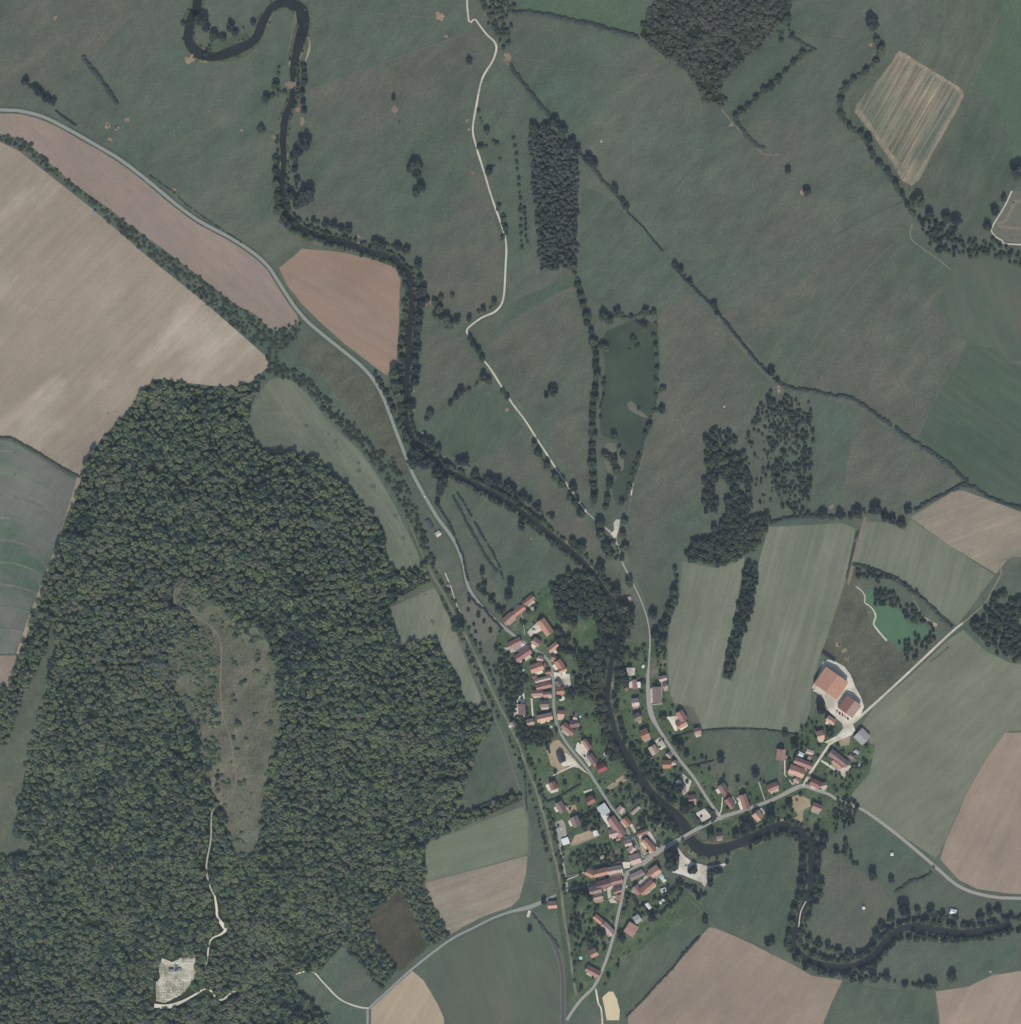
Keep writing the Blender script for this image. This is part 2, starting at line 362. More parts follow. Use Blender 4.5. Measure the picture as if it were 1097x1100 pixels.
sheet('field', [(447,1041),(480,1017),(500,1005),(530,990),(555,982),(575,984),(590,1002),(599,1025),(602,1060),(602,1200),(480,1200),(478,1092),(470,1078),(460,1055)], m_gcrop)
sheet('field', [(399,1083),(443,1043),(455,1053),(470,1078),(477,1094),(478,1200),(397,1200)], m_sand)
sheet('field', [(760,996),(768,997),(800,1010),(825,1023),(855,1038),(872,1048),(905,1053),(893,1078),(884,1100),(870,1200),(672,1200),(675,1088),(723,1040),(750,1010)], m_brown)
sheet('field', [(907,1054),(950,1062),(1003,1065),(1008,1100),(1010,1200),(872,1200),(887,1100)], m_green2)
sheet('field', [(1005,1065),(1040,1060),(1065,1048),(1097,1043),(1250,1040),(1250,1200),(1012,1200),(1009,1090)], m_brown2)
sheet('field', [(1035,677),(1060,700),(1085,712),(1250,730),(1250,780),(1085,785),(1078,790),(1055,830),(1030,870),(1010,915),(1005,922),(980,905),(950,885),(928,870),(915,855),(920,838),(937,820),(934,795),(924,780),(940,758),(980,724),(1020,686)], m_east)
sheet('field', [(1085,787),(1250,785),(1250,965),(1085,960),(1050,955),(1030,945),(1010,923),(1016,903),(1040,850),(1060,815),(1080,787)], m_brown2)
sheet('field', [(931,560),(955,562),(972,570),(978,558),(1020,586),(1068,618),(1045,650),(1028,672),(995,645),(970,627),(942,614),(918,606),(922,585)], m_pale)
sheet('field', [(978,556),(1025,527),(1035,527),(1097,550),(1250,560),(1250,600),(1085,598),(1070,616),(1020,586)], m_stub2)
sheet('field', [(733,603),(768,610),(800,598),(798,615),(783,690),(774,728),(786,731),(797,690),(810,620),(815,605),(822,580),(826,566),(905,562),(919,568),(908,625),(890,680),(880,708),(872,740),(870,765),(858,787),(820,782),(790,780),(755,783),(745,760),(725,755),(720,745),(716,700),(720,670),(730,640)], m_pale)
sheet('meadow', [(725,792),(755,787),(790,783),(822,786),(857,789),(838,812),(835,838),(790,852),(770,842),(752,830),(738,812)], m_green2)
sheet('meadow', [(911,622),(925,640),(940,680),(960,695),(985,718),(930,763),(925,748),(915,727),(900,712),(882,704)], m_heath)
STUB = [(966,55),(972,57),(1035,97),(1036,102),(1028,120),(985,195),(980,200),(970,195),(945,155),(918,120),(920,112),(935,95),(950,78)]
sheet('meadow', [(975,58),(985,25),(1000,-150),(1250,-150),(1250,170),(1090,180),(1080,200),(1060,245),(1030,235),(1000,215),(972,205),(940,165),(912,125),(912,105),(940,75)], m_green2)
sheet('meadow', [(1085,-150),(1250,-150),(1250,170),(1090,180),(1085,150),(1070,110),(1045,90),(1075,30)], m_vivid)
sheet('field', STUB, m_stub, rough=2)
ribbon('field_margin', [(967,58),(985,68),(1010,83),(1032,99),(1025,118),(1005,155),(984,195)], 4, m_margin, 1, jit=.8)
ribbon('field_margin', [(980,196),(962,175),(946,152),(922,119)], 5, m_margin, 1, jit=.8)
sheet('field', [(1025,287),(1060,275),(1090,283),(1250,290),(1250,370),(1085,388),(1070,372),(1040,368),(1020,350),(1007,325),(1015,300)], m_gcrop, sm=3)
sheet('field', [(1042,370),(1072,374),(1085,391),(1250,400),(1250,560),(1097,543),(1060,528),(1035,513),(1005,487),(985,470),(1000,440),(1020,405)], m_dkcrop)
sheet('meadow', [(875,428),(919,436),(903,552),(868,550),(872,500)], m_green)
sheet('meadow', [(919,436),(945,455),(985,485),(1037,518),(1005,530),(978,547),(940,553),(903,552)], m_dull)
sheet('meadow', [(840,411),(875,418),(915,426),(945,447),(985,475),(1000,440),(1040,368),(1020,350),(1007,325),(1022,285),(985,250),(970,240),(900,270),(860,300),(800,330),(770,330)], m_dull)
sheet('meadow', [(625,200),(650,210),(700,255),(735,292),(720,315),(690,325),(650,333),(632,320),(622,290)], m_green)
sheet('meadow', [(522,372),(600,315),(624,303),(632,345),(640,400),(634,440),(632,530),(600,490),(560,435),(530,395)], m_dull)
sheet('meadow', [(516,418),(536,420),(551,438),(562,460),(548,472),(508,498),(480,488),(461,468),(473,448),(493,430)], m_green2)
sheet('meadow', [(455,360),(500,362),(520,400),(500,425),(470,448),(452,465),(448,440),(452,400)], m_dull)
sheet('meadow', [(510,500),(548,474),(565,470),(585,505),(620,550),(645,575),(662,620),(685,660),(668,650),(640,610),(590,558),(545,520)], m_dull)
sheet('meadow', [(470,520),(510,525),(560,550),(600,585),(632,615),(600,622),(585,638),(560,643),(545,652),(530,625),(500,570)], m_green)
sheet('field', [(300,288),(325,267),(360,270),(400,278),(425,287),(430,300),(429,340),(426,390),(423,400),(415,403),(400,392),(370,369),(345,347),(325,327),(310,308)], m_pink2, rough=1)
sheet('meadow', [(325,360),(355,365),(385,397),(408,420),(433,485),(440,515),(425,505),(400,470),(375,440),(350,410),(320,385)], m_heath)
sheet('meadow', [(-150,-150),(170,-150),(152,8),(92,68),(55,100),(20,95),(-150,80)], m_dull)
sheet('meadow', [(332,97),(380,80),(505,33),(533,65),(515,100),(510,150),(528,220),(540,270),(541,320),(505,345),(470,330),(452,280),(430,262),(380,240),(345,232),(330,180)], m_dull)
sheet('meadow', [(334,0),(490,-150),(503,20),(508,32),(380,79),(334,95)], m_green)
sheet('meadow', [(517,90),(545,70),(590,130),(568,140),(568,200),(572,285),(548,320),(545,270),(522,170)], m_green)
sheet('meadow', [(707,340),(740,312),(828,412),(815,430),(790,450),(758,470),(753,520),(755,580),(728,603),(724,640),(712,680),(695,650),(672,590),(672,540),(690,490),(712,430)], m_dull)
sheet('meadow', [(750,975),(800,900),(855,897),(862,930),(850,1000),(848,1025),(800,1008),(768,993),(700,930)], m_green2)
sheet('meadow', [(880,905),(960,960),(955,990),(925,1020),(880,1020),(865,995),(880,950)], m_dull)
sheet('meadow', [(660,1000),(750,975),(765,993),(720,1040),(672,1090),(640,1090),(650,1050)], m_green2)
sheet('garden', [(540,660),(575,637),(600,620),(640,625),(660,650),(655,700),(650,760),(670,815),(730,885),(720,905),(700,930),(760,975),(700,1010),(665,1040),(640,1075),(615,1080),(610,1000),(598,900),(570,820),(545,765),(530,700)], m_lawn, rough=3)
sheet('garden', [(668,690),(716,690),(718,745),(724,758),(752,785),(745,815),(780,845),(840,840),(845,800),(880,762),(910,790),(940,800),(935,830),(905,865),(900,895),(860,892),(780,905),(730,880),(690,835),(668,800),(662,750)], m_lawn, rough=3)
sheet('mown_strip', [(506,352),(548,326),(600,303),(620,294),(624,303),(600,314),(545,346),(514,372)], m_green2, rough=1)
sheet('mown_strip', [(640,-20),(690,-40),(690,36),(655,30),(600,18),(560,10),(560,-40)], m_vivid)
for k in range(9):
    y0 = 486 + k * 24
    ribbon('crop_stripe', [(-150, y0 - 12), (0, y0 - 2), (18, y0), (40, y0 + 8), (58 - k * 3.4, y0 + 18), (72 - k * 5.2, y0 + 30)], [2.6, 2.6, 2.4, 2, 1.6, 1], m_lstripe if k % 2 else m_pstripe, 1.1, jit=0.6)
# water
RIVA = [(216,-150),(212,0),(208,15),(203,30),(203,45),(213,57),(230,61),(250,55),(273,43),(282,25),(292,8),(308,3),(323,10),(326,28),(321,48),(316,68),(314,88),(314,108),(307,125),(304,150),(305,175),(303,200),(305,225),(318,243),(340,253),(370,261),(395,270),(422,278),(438,295),(443,320),(440,350),(439,380),(437,410),(435,435),(438,460),(450,485),(475,503),(500,515),(525,528),(548,541),(582,567),(608,588),(628,605),(643,625),(658,648),(668,668),(665,685),(658,705),(655,725),(653,750),(658,775),(665,798),(678,820),(689,836),(698,850),(711,863),(724,875),(736,887),(741,900),(750,910),(765,914),(783,910),(803,902),(825,892),(842,887),(860,894),(871,910),(872,933),(870,958),(862,978),(855,998),(852,1015),(867,1030),(890,1038),(915,1038),(937,1028),(950,1013),(965,1000),(985,995),(1010,1000),(1037,1003),(1067,998),(1085,993),(1250,990)]
RW = [10,10,10,11,12,12,11,11,11,10,10,12,15,14,11,9,6,7,8,8,7,9,12,12,12,11,11,11,11,10,9,9,8,8,9,10,8,7,7,7,7,7,7,8,8,8,8,7,7,7,8,10,13,13,11,12,14,13,14,17,16,13,13,12,12,13,12,10,10,9,9,9,9,9,9,9,10,10,10,11,11,11,11]
ribbon('river_bank', RIVA, [w + 4 for w in RW], m_bank, 1.6, jit=0.8)
ribbon('river', RIVA, [w * (0.9 if i < 20 else 0.76) for i, w in enumerate(RW)], m_river, sm=4, jit=0.3)
PX = lambda ox, oy, L, k=9.97: [(ox + x / k, oy + y / k) for x, y in L]
PON = PX(550, 275, [(390,345),(460,300),(540,270),(600,290),(610,400),(620,520),(615,640),(590,690),(580,760),(540,870),(510,980),(480,1050),(450,1070),(430,1000),(470,900),(450,790),(380,760),(385,600),(400,480)], 3.99)
sheet('pond', PON, m_pond, sm=3, rough=2)
GP = PX(900, 610, [(290,300),(340,225),(415,240),(395,350),(400,415),(540,400),(690,460),(720,560),(830,610),(930,610),(985,690),(940,760),(760,800),(700,850),(640,850),(590,800),(530,770),(430,670),(390,600),(405,500),(385,430),(310,380)])
sheet('pond', GP, m_gpond, sm=3)
sheet('island', [(674,434),(678,431),(683,435),(689,442),(696,448),(693,449),(684,445),(676,440)], m_rut, sm=2)
sheet('pond_bank', PX(550, 275, [(405,800),(440,800),(450,840),(480,850),(480,910),(430,960),(400,900),(390,840)], 3.99), m_rut, rough=2)
ribbon('gravel_bank', PX(900, 610, [(195,200),(250,240),(290,300),(290,370),(330,400),(380,450),(405,520),(385,600),(430,670),(480,730),(525,780)]), [1,1,1,1,1,1.3,1.8,2,2,2,2.4], m_chalk)
ribbon('gravel_bank', PX(900, 610, [(810,350),(860,425),(900,500),(970,560),(1060,620)]), [1,1.2,1,2.5,4], m_tan)
ribbon('gravel_bank', [(331,40),(333,48),(331,58),(328,66)], [.8,2,2,1], m_tan, jit=.6)
ribbon('gravel_bank', [(318,12),(315,30),(312,45),(308,60)], [.8,1.2,1.2,.8], m_rut, jit=.6)
sheet('gravel_bank', [(222,50),(240,44),(262,36),(272,32),(270,38),(245,50),(228,54)], m_verge, rough=2)
# sandpit with its rim, north-east
SP = [(1087,205),(1079,222),(1067,242),(1066,250),(1076,258),(1097,263),(1250,265),(1250,205)]
sheet('quarry_floor', SP, m_rut, rough=2)
ribbon('gravel_track', SP[:6] + [(1250,265)], 1.5, m_chalk)
ribbon('gravel_track', [(1250,215),(1100,216),(1090,220),(1082,235),(1085,245),(1250,250)], 3, m_dirt)
COPSE_F = [(687,38),(693,22),(701,5),(706,-90),(850,-90),(848,10),(836,30),(821,44),(812,54),(799,64),(787,76),(777,88),(774,98),(776,108),(766,110),(756,104),(751,90),(741,80),(726,66),(713,58),(701,49)]
PLANT_F = [(571,150),(576,139),(584,137),(598,148),(618,172),(619,190),(617,240),(617,285),(583,287),(580,262),(577,215),(573,180)]
# ---- roads and tracks
R1 = [(-150,110),(0,118),(20,119),(45,125),(70,137),(100,154),(130,172),(160,195),(190,220),(215,238),(245,254),(270,270),(288,286),(300,304),(315,327),(330,345),(350,362),(370,378),(388,393),(402,409),(413,430),(425,462),(437,493),(445,512),(457,534),(470,556),(482,572),(491,587),(498,606),(503,630),(515,649),(530,664),(545,677),(560,688),(575,698),(587,707),(593,718),(595,740),(595,760),(599,780),(610,800),(630,825),(641,842),(655,864),(668,882),(676,896),(684,911),(690,922)]
ribbon('road_verge', R1[:33], 7, m_verge, 1.6)
ribbon('road', R1, [3.4]*33 + [2.9]*16 if len(R1) == 49 else [3.4]*33 + [2.9]*(len(R1)-33), m_asph, jit=0.03)
R2 = [(673,939),(690,928),(710,913),(729,902),(748,891),(775,878),(800,870),(830,859),(850,849),(863,844),(875,848),(890,853),(900,859),(920,867),(932,873),(962,895),(992,920),(1007,933),(1027,950),(1047,959),(1072,964),(1097,965),(1250,970)]
ribbon('street', R2, [5,5.5,5,4.2,4.2,3.8,3.5,3.5,4.5,4.5,3.6,3.2,3,3,3.2,3.4,3.4,3.4,3.4,3.4,3.4,3.4,3.4], m_street, jit=0.03)
ribbon('street', [(674,936),(671,948),(668,965),(664,983),(660,1002),(654,1023),(647,1042),(638,1060),(625,1073),(615,1086),(609,1096)], 3.2, m_street, jit=0.03)
ribbon('road_verge', [(569,978),(582,992),(595,1013),(603,1038),(605,1075),(604,1200)], 6, m_rut, jit=0.1)
ribbon('road', [(569,978),(582,992),(595,1013),(603,1038),(605,1075),(604,1200)], 3.4, m_dark, jit=0.02)
ribbon('street', [(395,1200),(395,1095),(397,1083),(415,1066),(445,1039),(483,1010),(508,997),(530,986),(550,979),(570,974),(590,965),(610,956),(635,950),(655,944),(673,939)], [2.5,2.5,2.5,2.5,2.5,2.5,2.5,2.5,3,5,3,2.4,2.4,2.4,3], m_asph, jit=0.05)
ribbon('gravel_track', [(318,1046),(335,1043),(348,1056),(365,1073),(383,1081),(396,1083)], 1.7, m_chalk)
ribbon('gravel_track', [(863,844),(870,831),(878,819),(886,807),(892,799),(904,789),(912,779),(925,769),(969,729),(1020,681),(1036,668)], [2.6,2.6,2.6,2.6,3,6,4,3,2.4,2.4,2], m_chalk, jit=0.1)
ribbon('dirt_track', [(1034,670),(1045,660),(1058,648),(1066,634),(1076,616),(1088,597),(1250,540)], 1.8, m_dirt)
ribbon('street', [(698,697),(697,715),(696,730),(697,752),(700,768),(706,780),(716,796),(730,816),(746,836),(758,855),(769,871),(776,880)], [2,2,3.5,5,5.5,3.6,3.2,3,3,3,3.2,5], m_street, jit=0.05)
ribbon('gravel_track', [(698,700),(698,680),(694,660),(686,639),(676,619),(669,605),(664,588),(658,574),(645,563),(630,550)], [1.7,1.4,1.3,1.3,1.5,1.6,2,2.4,1.4,1.2], m_ltrack, jit=0.3)
WT = [(630,550),(613,526),(595,500),(578,473),(563,450),(548,430),(537,412),(526,395),(513,378),(503,360),(502,354),(508,348),(518,341),(533,334),(541,320),(543,288),(544,265),(541,248),(531,220),(521,188),(511,155),(508,138),(512,113),(518,85),(530,64),(533,48),(522,36),(511,21),(502,9),(500,-150)]
ribbon('gravel_track', WT, 1.9, m_chalk, jit=0.35)
sheet('gravel_yard', [(662,558),(666,558),(665,566),(663,574),(662,580),(656,574),(660,569),(659,562)], m_chalk, rough=1)
ribbon('dirt_track', [(930,555),(922,583),(915,612),(911,628)], 3, m_dirt)
RAILW = [(458,603),(466,620),(478,640),(490,663),(508,698),(522,728),(536,757),(549,782),(558,802),(566,824),(576,848),(582,868),(588,888),(594,915),(599,933),(603,960),(607,990),(612,1020),(615,1045),(619,1069)]
ribbon('railway_verge', [(440,545),(450,580)] + RAILW, 12, m_verge, 1.6, jit=0.3)
ribbon('old_railway', RAILW, 2.6, m_rail, jit=0.4)
ribbon('grass_track', [(435,548),(447,580),(460,608),(475,635),(488,662),(503,700),(517,738),(528,764),(540,790),(555,838),(562,858),(568,885),(569,920)], 1.8, m_rut, jit=0.4)
ribbon('gravel_track', [(478,615),(485,632),(490,648),(496,660)], 1, m_chalk)
sheet('wood_floor', COPSE_F, m_under, rough=2)
sheet('wood_floor', PLANT_F, m_under, rough=1)
ribbon('street', [(601,884),(601,900),(604,920),(607,938),(609,953)], [8,4,2.2,2.2,3.4], m_street)
# clearing on the hill and its paths
sheet('clearing', CLEAR, m_clear, 1.6, rough=8)
ribbon('footpath', [(195,622),(187,640),(195,655),(215,664),(233,680),(238,700),(237,740),(240,770),(247,790),(252,820),(254,840),(248,855),(238,862)],  1.2, m_dirt, 2.6, jit=0.4)
ribbon('footpath', [(238,862),(228,872),(227,900),(222,930),(225,950),(231,963)], 1.6, m_ltrack, 2.6, jit=0.4)
HP = [(231,962),(233,975),(234,985),(241,995),(243,998),(238,1003),(226,1010),(223,1030),(219,1045)]
ribbon('footpath', HP, [2,2.4,2.6,4.4,4,2,1.6,1.4,1.4], m_chalk, 2.6, jit=0.3)
CEM = [(174,1029),(185,1033),(195,1029),(210,1027),(211,1044),(207,1055),(200,1064),(188,1072),(176,1078),(168,1075),(167,1058),(172,1050),(171,1040)]
sheet('churchyard', CEM, plain_mat('churchyard_gravel', T(168, 163, 150), 0.45, 0.45, 0.95, 0.1, c2=T(122, 122, 106)), 2.0, rough=2)
CP = [(166,1080),(180,1081),(195,1076),(210,1068),(220,1062),(228,1065),(233,1073),(240,1073),(248,1067),(255,1063)]
ribbon('gravel_track', CP, [4,5,3,2.2,1.8,1.8,1.8,2,2,2.4], m_chalk, 2.6)
LAY[0] = 0.60
# faint wheel tracks and field boundaries
for pts, w, mt in [
    ([(332,97),(380,79),(430,61),(508,33)], 0.9, m_rut), ([(332,8),(400,14),(450,18),(468,19)], 0.8, m_rut),
    ([(552,63),(585,65)], 0.8, m_rut), ([(552,63),(575,72),(620,75),(690,78),(722,73)], 0.7, m_rut),
    ([(775,117),(790,135),(810,155),(822,166),(838,166)], 1.3, m_dirt), ([(790,135),(745,180),(715,215),(699,246)], 0.6, m_verge),
    ([(975,215),(930,235),(895,255)], 0.7, m_verge), ([(848,412),(862,385),(880,355),(905,322),(935,285),(960,262)], 0.9, m_rut),
    ([(980,240),(978,255),(990,266),(1003,275),(1022,290)], 1.2, m_dirt), ([(860,215),(850,195),(838,180),(824,160)], 0.7, m_rut),
    ([(57,22),(75,45),(92,65)], 0.6, m_rut), ([(195,63),(175,85),(150,115),(135,130)], 0.8, m_rut),
    ([(708,412),(706,435),(698,455),(690,490),(680,525),(674,555)], 1.2, m_rut), ([(684,505),(680,520),(678,532)], 1.4, m_chalk),
    ([(755,470),(780,455),(812,440),(822,425)], 0.8, m_rut), ([(700,265),(716,285)], 0.6, m_rut),
    ([(850,165),(880,38),(935,45)], 0.0, m_rut), ([(855,38),(890,42),(935,48)], 0.8, m_rut),
    ([(715,790),(725,785),(748,783)], 0.5, m_verge), ([(903,895),(903,975)], 0.5, m_rut), ([(935,945),(960,960)], 0.8, m_rut),
    ([(738,963),(750,975),(765,992),(800,1010),(825,1021)], 0.9, m_rut), ([(866,968),(860,980),(858,996)], 1.2, m_chalk),
    ([(530,605),(558,660)], 0.0, m_rut), ([(930,1003),(985,985)], 0.0, m_rut), ([(1080,5),(1050,60),(1036,95)], 0.8, m_rut),
    ([(560,658),(564,682)], 0.5, m_chalk), ([(700,892),(710,886)], 0.5, m_chalk)]:
    if w: ribbon('footpath' if mt is not m_verge else 'ditch', pts, w, m_green if mt is m_verge else mt, 1.8 if pts[0][0] > 80 or pts[0][1] < 480 else 1.8, jit=0.5)
LAY[0] = 0.602
# bare patches where cattle stand, gateways
for x, y, r in [(116,135,3.6),(125,138,2.6),(204,64,5),(60,20,2.5),(423,117,3.6),(473,18,5),(479,39,2),(546,62,5),(548,70,4),(449,201,4),(502,130,2.5),(508,185,2.5),(504,140,2),(862,205,4),(820,42,4),(935,48,2.5),(786,135,2.5),(900,692,3.5),(907,700,3),(910,708,3),(386,254,2.6),(461,325,4.5),(325,130,4),(294,148,3),(312,92,5),(320,118,3),(118,150,3),(137,128,3),(188,204,2),(260,140,1.5),(445,440,1.6),(445,420,1.5),(471,573,3.5),(838,414,3.5),(836,420,2.5),(893,545,3),(658,487,4),(778,436,1.6),(646,152,1.6),(697,247,1),(1064,1043,1.8),(570,578,1.6),(545,440,2.5),(906,618,0.01)]:
    k = 14; ph = rnd.random() * 9
    sheet('bare_patch', [(x + r * 0.85 * (1 + 1.1 * noise.noise(Vector((math.cos(a) * 1.3 + ph, math.sin(a) * 1.3, x)))) * math.cos(a), y + r * 0.85 * (1 + 1.1 * noise.noise(Vector((math.cos(a) * 1.3 + ph, math.sin(a) * 1.3, x)))) * math.sin(a)) for a in [2 * math.pi * i / k for i in range(k)]], m_earth, 1.8, rough=2.5)
LAY[0] = 0.78
# yards
for pts, mt in [([(604,725),(612,724),(613.5,737),(607,739),(602,730),(596,725)], m_yard), ([(563,744),(564.5,765),(567,769),(553,772),(551,769),(552.5,759),(558,748)], m_yard),
    ([(594,796),(600,794),(612,808),(622,820),(634,833),(622,825),(612,822),(600,830),(598,825),(592,822),(587,806)], m_tan),
    ([(604,808),(612,811),(622,822),(631,831),(622,825),(612,823),(604,823)], m_yard),
    ([(620,798),(625,796),(633,808),(636,820),(633,824),(627,815),(618,806)], m_yard),
    ([(898,711),(907,716),(914,725),(919,738),(925,749),(928,759),(925,768),(916,778),(919,785),(914,791),(900,796),(890,799),(885,797),(898,791),(906,785),(905,777),(895,769),(889,762),(884,750),(878,744),(874,742),(872,738),(878,728),(884,711),(890,708)], m_yard),
    ([(729,913),(736,920),(744,926),(760,930),(770,929),(779,927),(780,929),(773,932),(761,935),(759,943),(760,947),(757,953),(754,948),(746,945),(734,940),(722,937),(721,935),(729,934),(730,924)], m_yard),
    ([(746.5,874),(757,868.5),(764,877),(760,880),(754,883),(752,878)], m_yard), ([(694,894),(698,893),(705,904),(708,904),(711,908),(705,912),(700,904)], m_yard),
    ([(686,898),(692,900),(700,913),(692,920),(688,912)], m_tan), ([(652,954),(660,951),(656,957),(657,964),(664,970),(656,970),(653,964)], m_yard),
    ([(597,883),(604,880),(607,884),(609,898),(611,906),(602,905),(598,895)], m_street), ([(666,871),(670,869),(673,873),(668,877)], m_yard), ([(676,886),(679,885),(684,893),(681,895)], m_yard), ([(641,868),(644,864),(650,876),(656,884),(652,886),(646,877)], m_yard), ([(668,926),(677,926),(677,932),(670,933)], m_yard), ([(704,936),(707,934),(716,946),(713,949)], m_yard),
    ([(647,1071),(654,1065),(659,1065),(663,1073),(666,1085),(665,1096),(652,1096)], m_oval), ([(851,856),(859,852),(863,855),(870,859),(871,866),(866,868),(863,870),(863,880),(861,883),(856,880),(857,875),(851,868)], m_tan),
    ([(882,818),(890,822),(900,826),(913,822),(914,824),(907,835),(894,826)], m_yard), ([(566,679),(577,669),(582,677),(570,684)], m_yard),
    ([(541,696),(548,695),(560,690),(568,694),(560,700),(548,701)], m_yard), ([(716,770),(730,768),(731,772),(726,776),(728,785),(725,785),(720,776)], m_yard),
    ([(703,796),(709,792),(716,802),(710,806)], m_yard), ([(731,834),(734,831),(743,839),(740,849),(734,854),(737,845)], m_yard),
    ([(643,866),(649,862),(656,872),(648,880)], m_yard), ([(650,880),(654,875),(660,890),(655,892)], m_yard), ([(598,749),(606,748),(607,752),(602,753)], m_yard),
    ([(495,656),(500,640),(520,655),(535,672),(532,680),(517,692),(506,680)], m_tan if 0 else m_rut), ([(651,846),(669,832),(674,838),(656,848)], m_tan),
    ([(672,865),(684,855),(686,858),(675,867)], m_rut), ([(618,897),(636,891),(646,897),(620,908),(612,908)], m_tan), ([(607,866),(618,864),(621,872),(612,875)], m_tan),
    ([(690,943),(702,935),(705,942),(690,955),(684,950)], m_yard), ([(572,750),(573,770),(571.5,770),(570,750)], m_yard), ([(595,722),(603,723),(602,730),(596,730)], m_yard),
    ([(836,880),(858,877),(858,879),(836,882)], m_tan), ([(902,795),(914,790),(912,800),(898,802)], m_tan), ([(590,850),(600,846),(600,850),(592,852)], m_yard), ([(904,808),(926,818),(922,826),(912,815)], m_rut)]:
    sheet('yard', pts, mt, rough=0.8)
for pts, w in [([(615,823),(604,828),(592,834)], 2), ([(636,848),(627,851)], 2.2), ([(647,1042),(650,1058)], 0.0), ([(640,1062),(643,1078),(647,1095),(650,1200)], 1.8), ([(727,910),(736,922)], 2), ([(560,905),(562,905)], 0), ([(772,876),(775,869),(776,856)], 1.2), ([(843,832),(852,843)], 1.2), ([(843,800),(843,832)], 1.2), ([(815,840),(822,860)], 1), ([(609,945),(628,937)], 1), ([(882,817),(900,826)], 2), ([(567,985),(569,978)], 3), ([(640,956),(622,902)], 0)]:
    if w: ribbon('driveway', pts, w, m_yard)
ribbon('railway_verge', [(604,1010),(608,1030),(609,1050),(610,1075)], 3, m_verge)
# ================================================================ TREES
G1 = (0.030, 0.046, 0.030); G2 = (0.052, 0.074, 0.036); G3 = (0.078, 0.098, 0.044)
m_leaf = leaf_mat('tree_foliage', [(0.034, 0.050, 0.040), (0.054, 0.074, 0.048), (0.078, 0.100, 0.058), (0.112, 0.130, 0.074)])
m_forest = leaf_mat('forest_foliage', [(0.040, 0.064, 0.052), (0.078, 0.116, 0.068), (0.120, 0.164, 0.078), (0.165, 0.205, 0.084), (0.165, 0.165, 0.105), (0.095, 0.135, 0.095)])
m_dleaf = leaf_mat('dark_foliage', [(0.032, 0.041, 0.040), (0.046, 0.060, 0.050), (0.070, 0.084, 0.060)])
m_scrub = leaf_mat('scrub_foliage', [(0.050, 0.072, 0.044), (0.066, 0.090, 0.052), (0.088, 0.106, 0.060)])
m_poplar = leaf_mat('poplar_foliage', [(0.050, 0.062, 0.054), (0.082, 0.096, 0.078), (0.125, 0.138, 0.112)])
m_copse = leaf_mat('copse_foliage', [(0.050, 0.064, 0.048), (0.085, 0.096, 0.064), (0.130, 0.132, 0.092)])
m_bark = plain_mat('bark', (0.09, 0.075, 0.06), 0.3, 2.0, 0.95, 0.1)
def rv(r):
    while True:
        v = Vector((r.uniform(-1, 1), r.uniform(-1, 1), r.uniform(-1, 1)))
        if 0.05 < v.length <= 1: return v.normalized()
def crown_bm(seed, zr=1.0, lobes=11, leaves=620, base=0.3, leaf=0.13, lobe=0.46):
    """foliage of one tree, about 1 m radius: uneven lobes covered in leaf clumps"""
    r = random.Random(seed); bm = bmesh.new(); L = []
    L.append((Vector((0, 0, base + zr * 0.45)), 0.62, zr * 0.60))
    for i in range(lobes):
        a = i * 2.4 + r.uniform(-.4, .4); t = r.uniform(0.1, 1.0)
        rr = (0.40 + 0.22 * r.random()) * math.sqrt(1 - (0.85 * t) ** 2) * 1.15
        L.append((Vector((rr * math.cos(a), rr * math.sin(a), base + 0.22 + t * zr * 0.85)), lobe * r.uniform(0.62, 1.0), lobe * r.uniform(0.6, 0.9)))
    for c, rx, rz in L:
        res = bmesh.ops.create_icosphere(bm, subdivisions=2, radius=1)
        for v in res['verts']:
            d = v.co.normalized(); k = 0.9 + 0.3 * noise.noise(d * 2.3 + c * 5)
            v.co = c + Vector((d.x * rx * k, d.y * rx * k, d.z * rz * k))
    wts = [l[1] ** 2 for l in L]
    for i in range(leaves):
        c, rx, rz = r.choices(L, wts)[0]
        d = rv(r)
        if d.z < -0.35: d.z *= -1
        p = c + Vector((d.x * rx, d.y * rx, d.z * rz)) * r.uniform(0.88, 1.16)
        n = (d + rv(r) * 0.9).normalized(); u = n.orthogonal().normalized(); w = n.cross(u); a = r.uniform(0, 6.28)
        u, w = u * math.cos(a) + w * math.sin(a), w * math.cos(a) - u * math.sin(a)
        s = leaf * r.uniform(0.6, 1.25)
        bm.faces.new([bm.verts.new(p + u * s * x + w * s * y * 0.7 + n * z * s) for x, y, z in ((-1, -.3, 0), (0, -1, .25), (1, .2, 0), (.1, 1, -.25))])
    return bm
def trunk_bm(seed, base=0.55, zr=1.15):
    r = random.Random(seed); bm = bmesh.new()
    add_cyl(bm, (0, 0, -0.05), 0.085, 0.05, base + 0.5, 8)
    for i in range(4):
        a = i * 1.6 + r.random()
        rot = Matrix.Rotation(a, 4, 'Z') @ Matrix.Rotation(R(r.uniform(30, 50)), 4, 'Y')
        add_cyl(bm, (0, 0, base * (0.8 + 0.1 * i)), 0.035, 0.012, 0.65, 6, rot=rot)
    return bm
def proto_mesh(name, bm, mat, sm=False):
    me = bpy.data.meshes.new(name); bm.to_mesh(me); bm.free(); me.materials.append(mat); return me
KINDS = {}
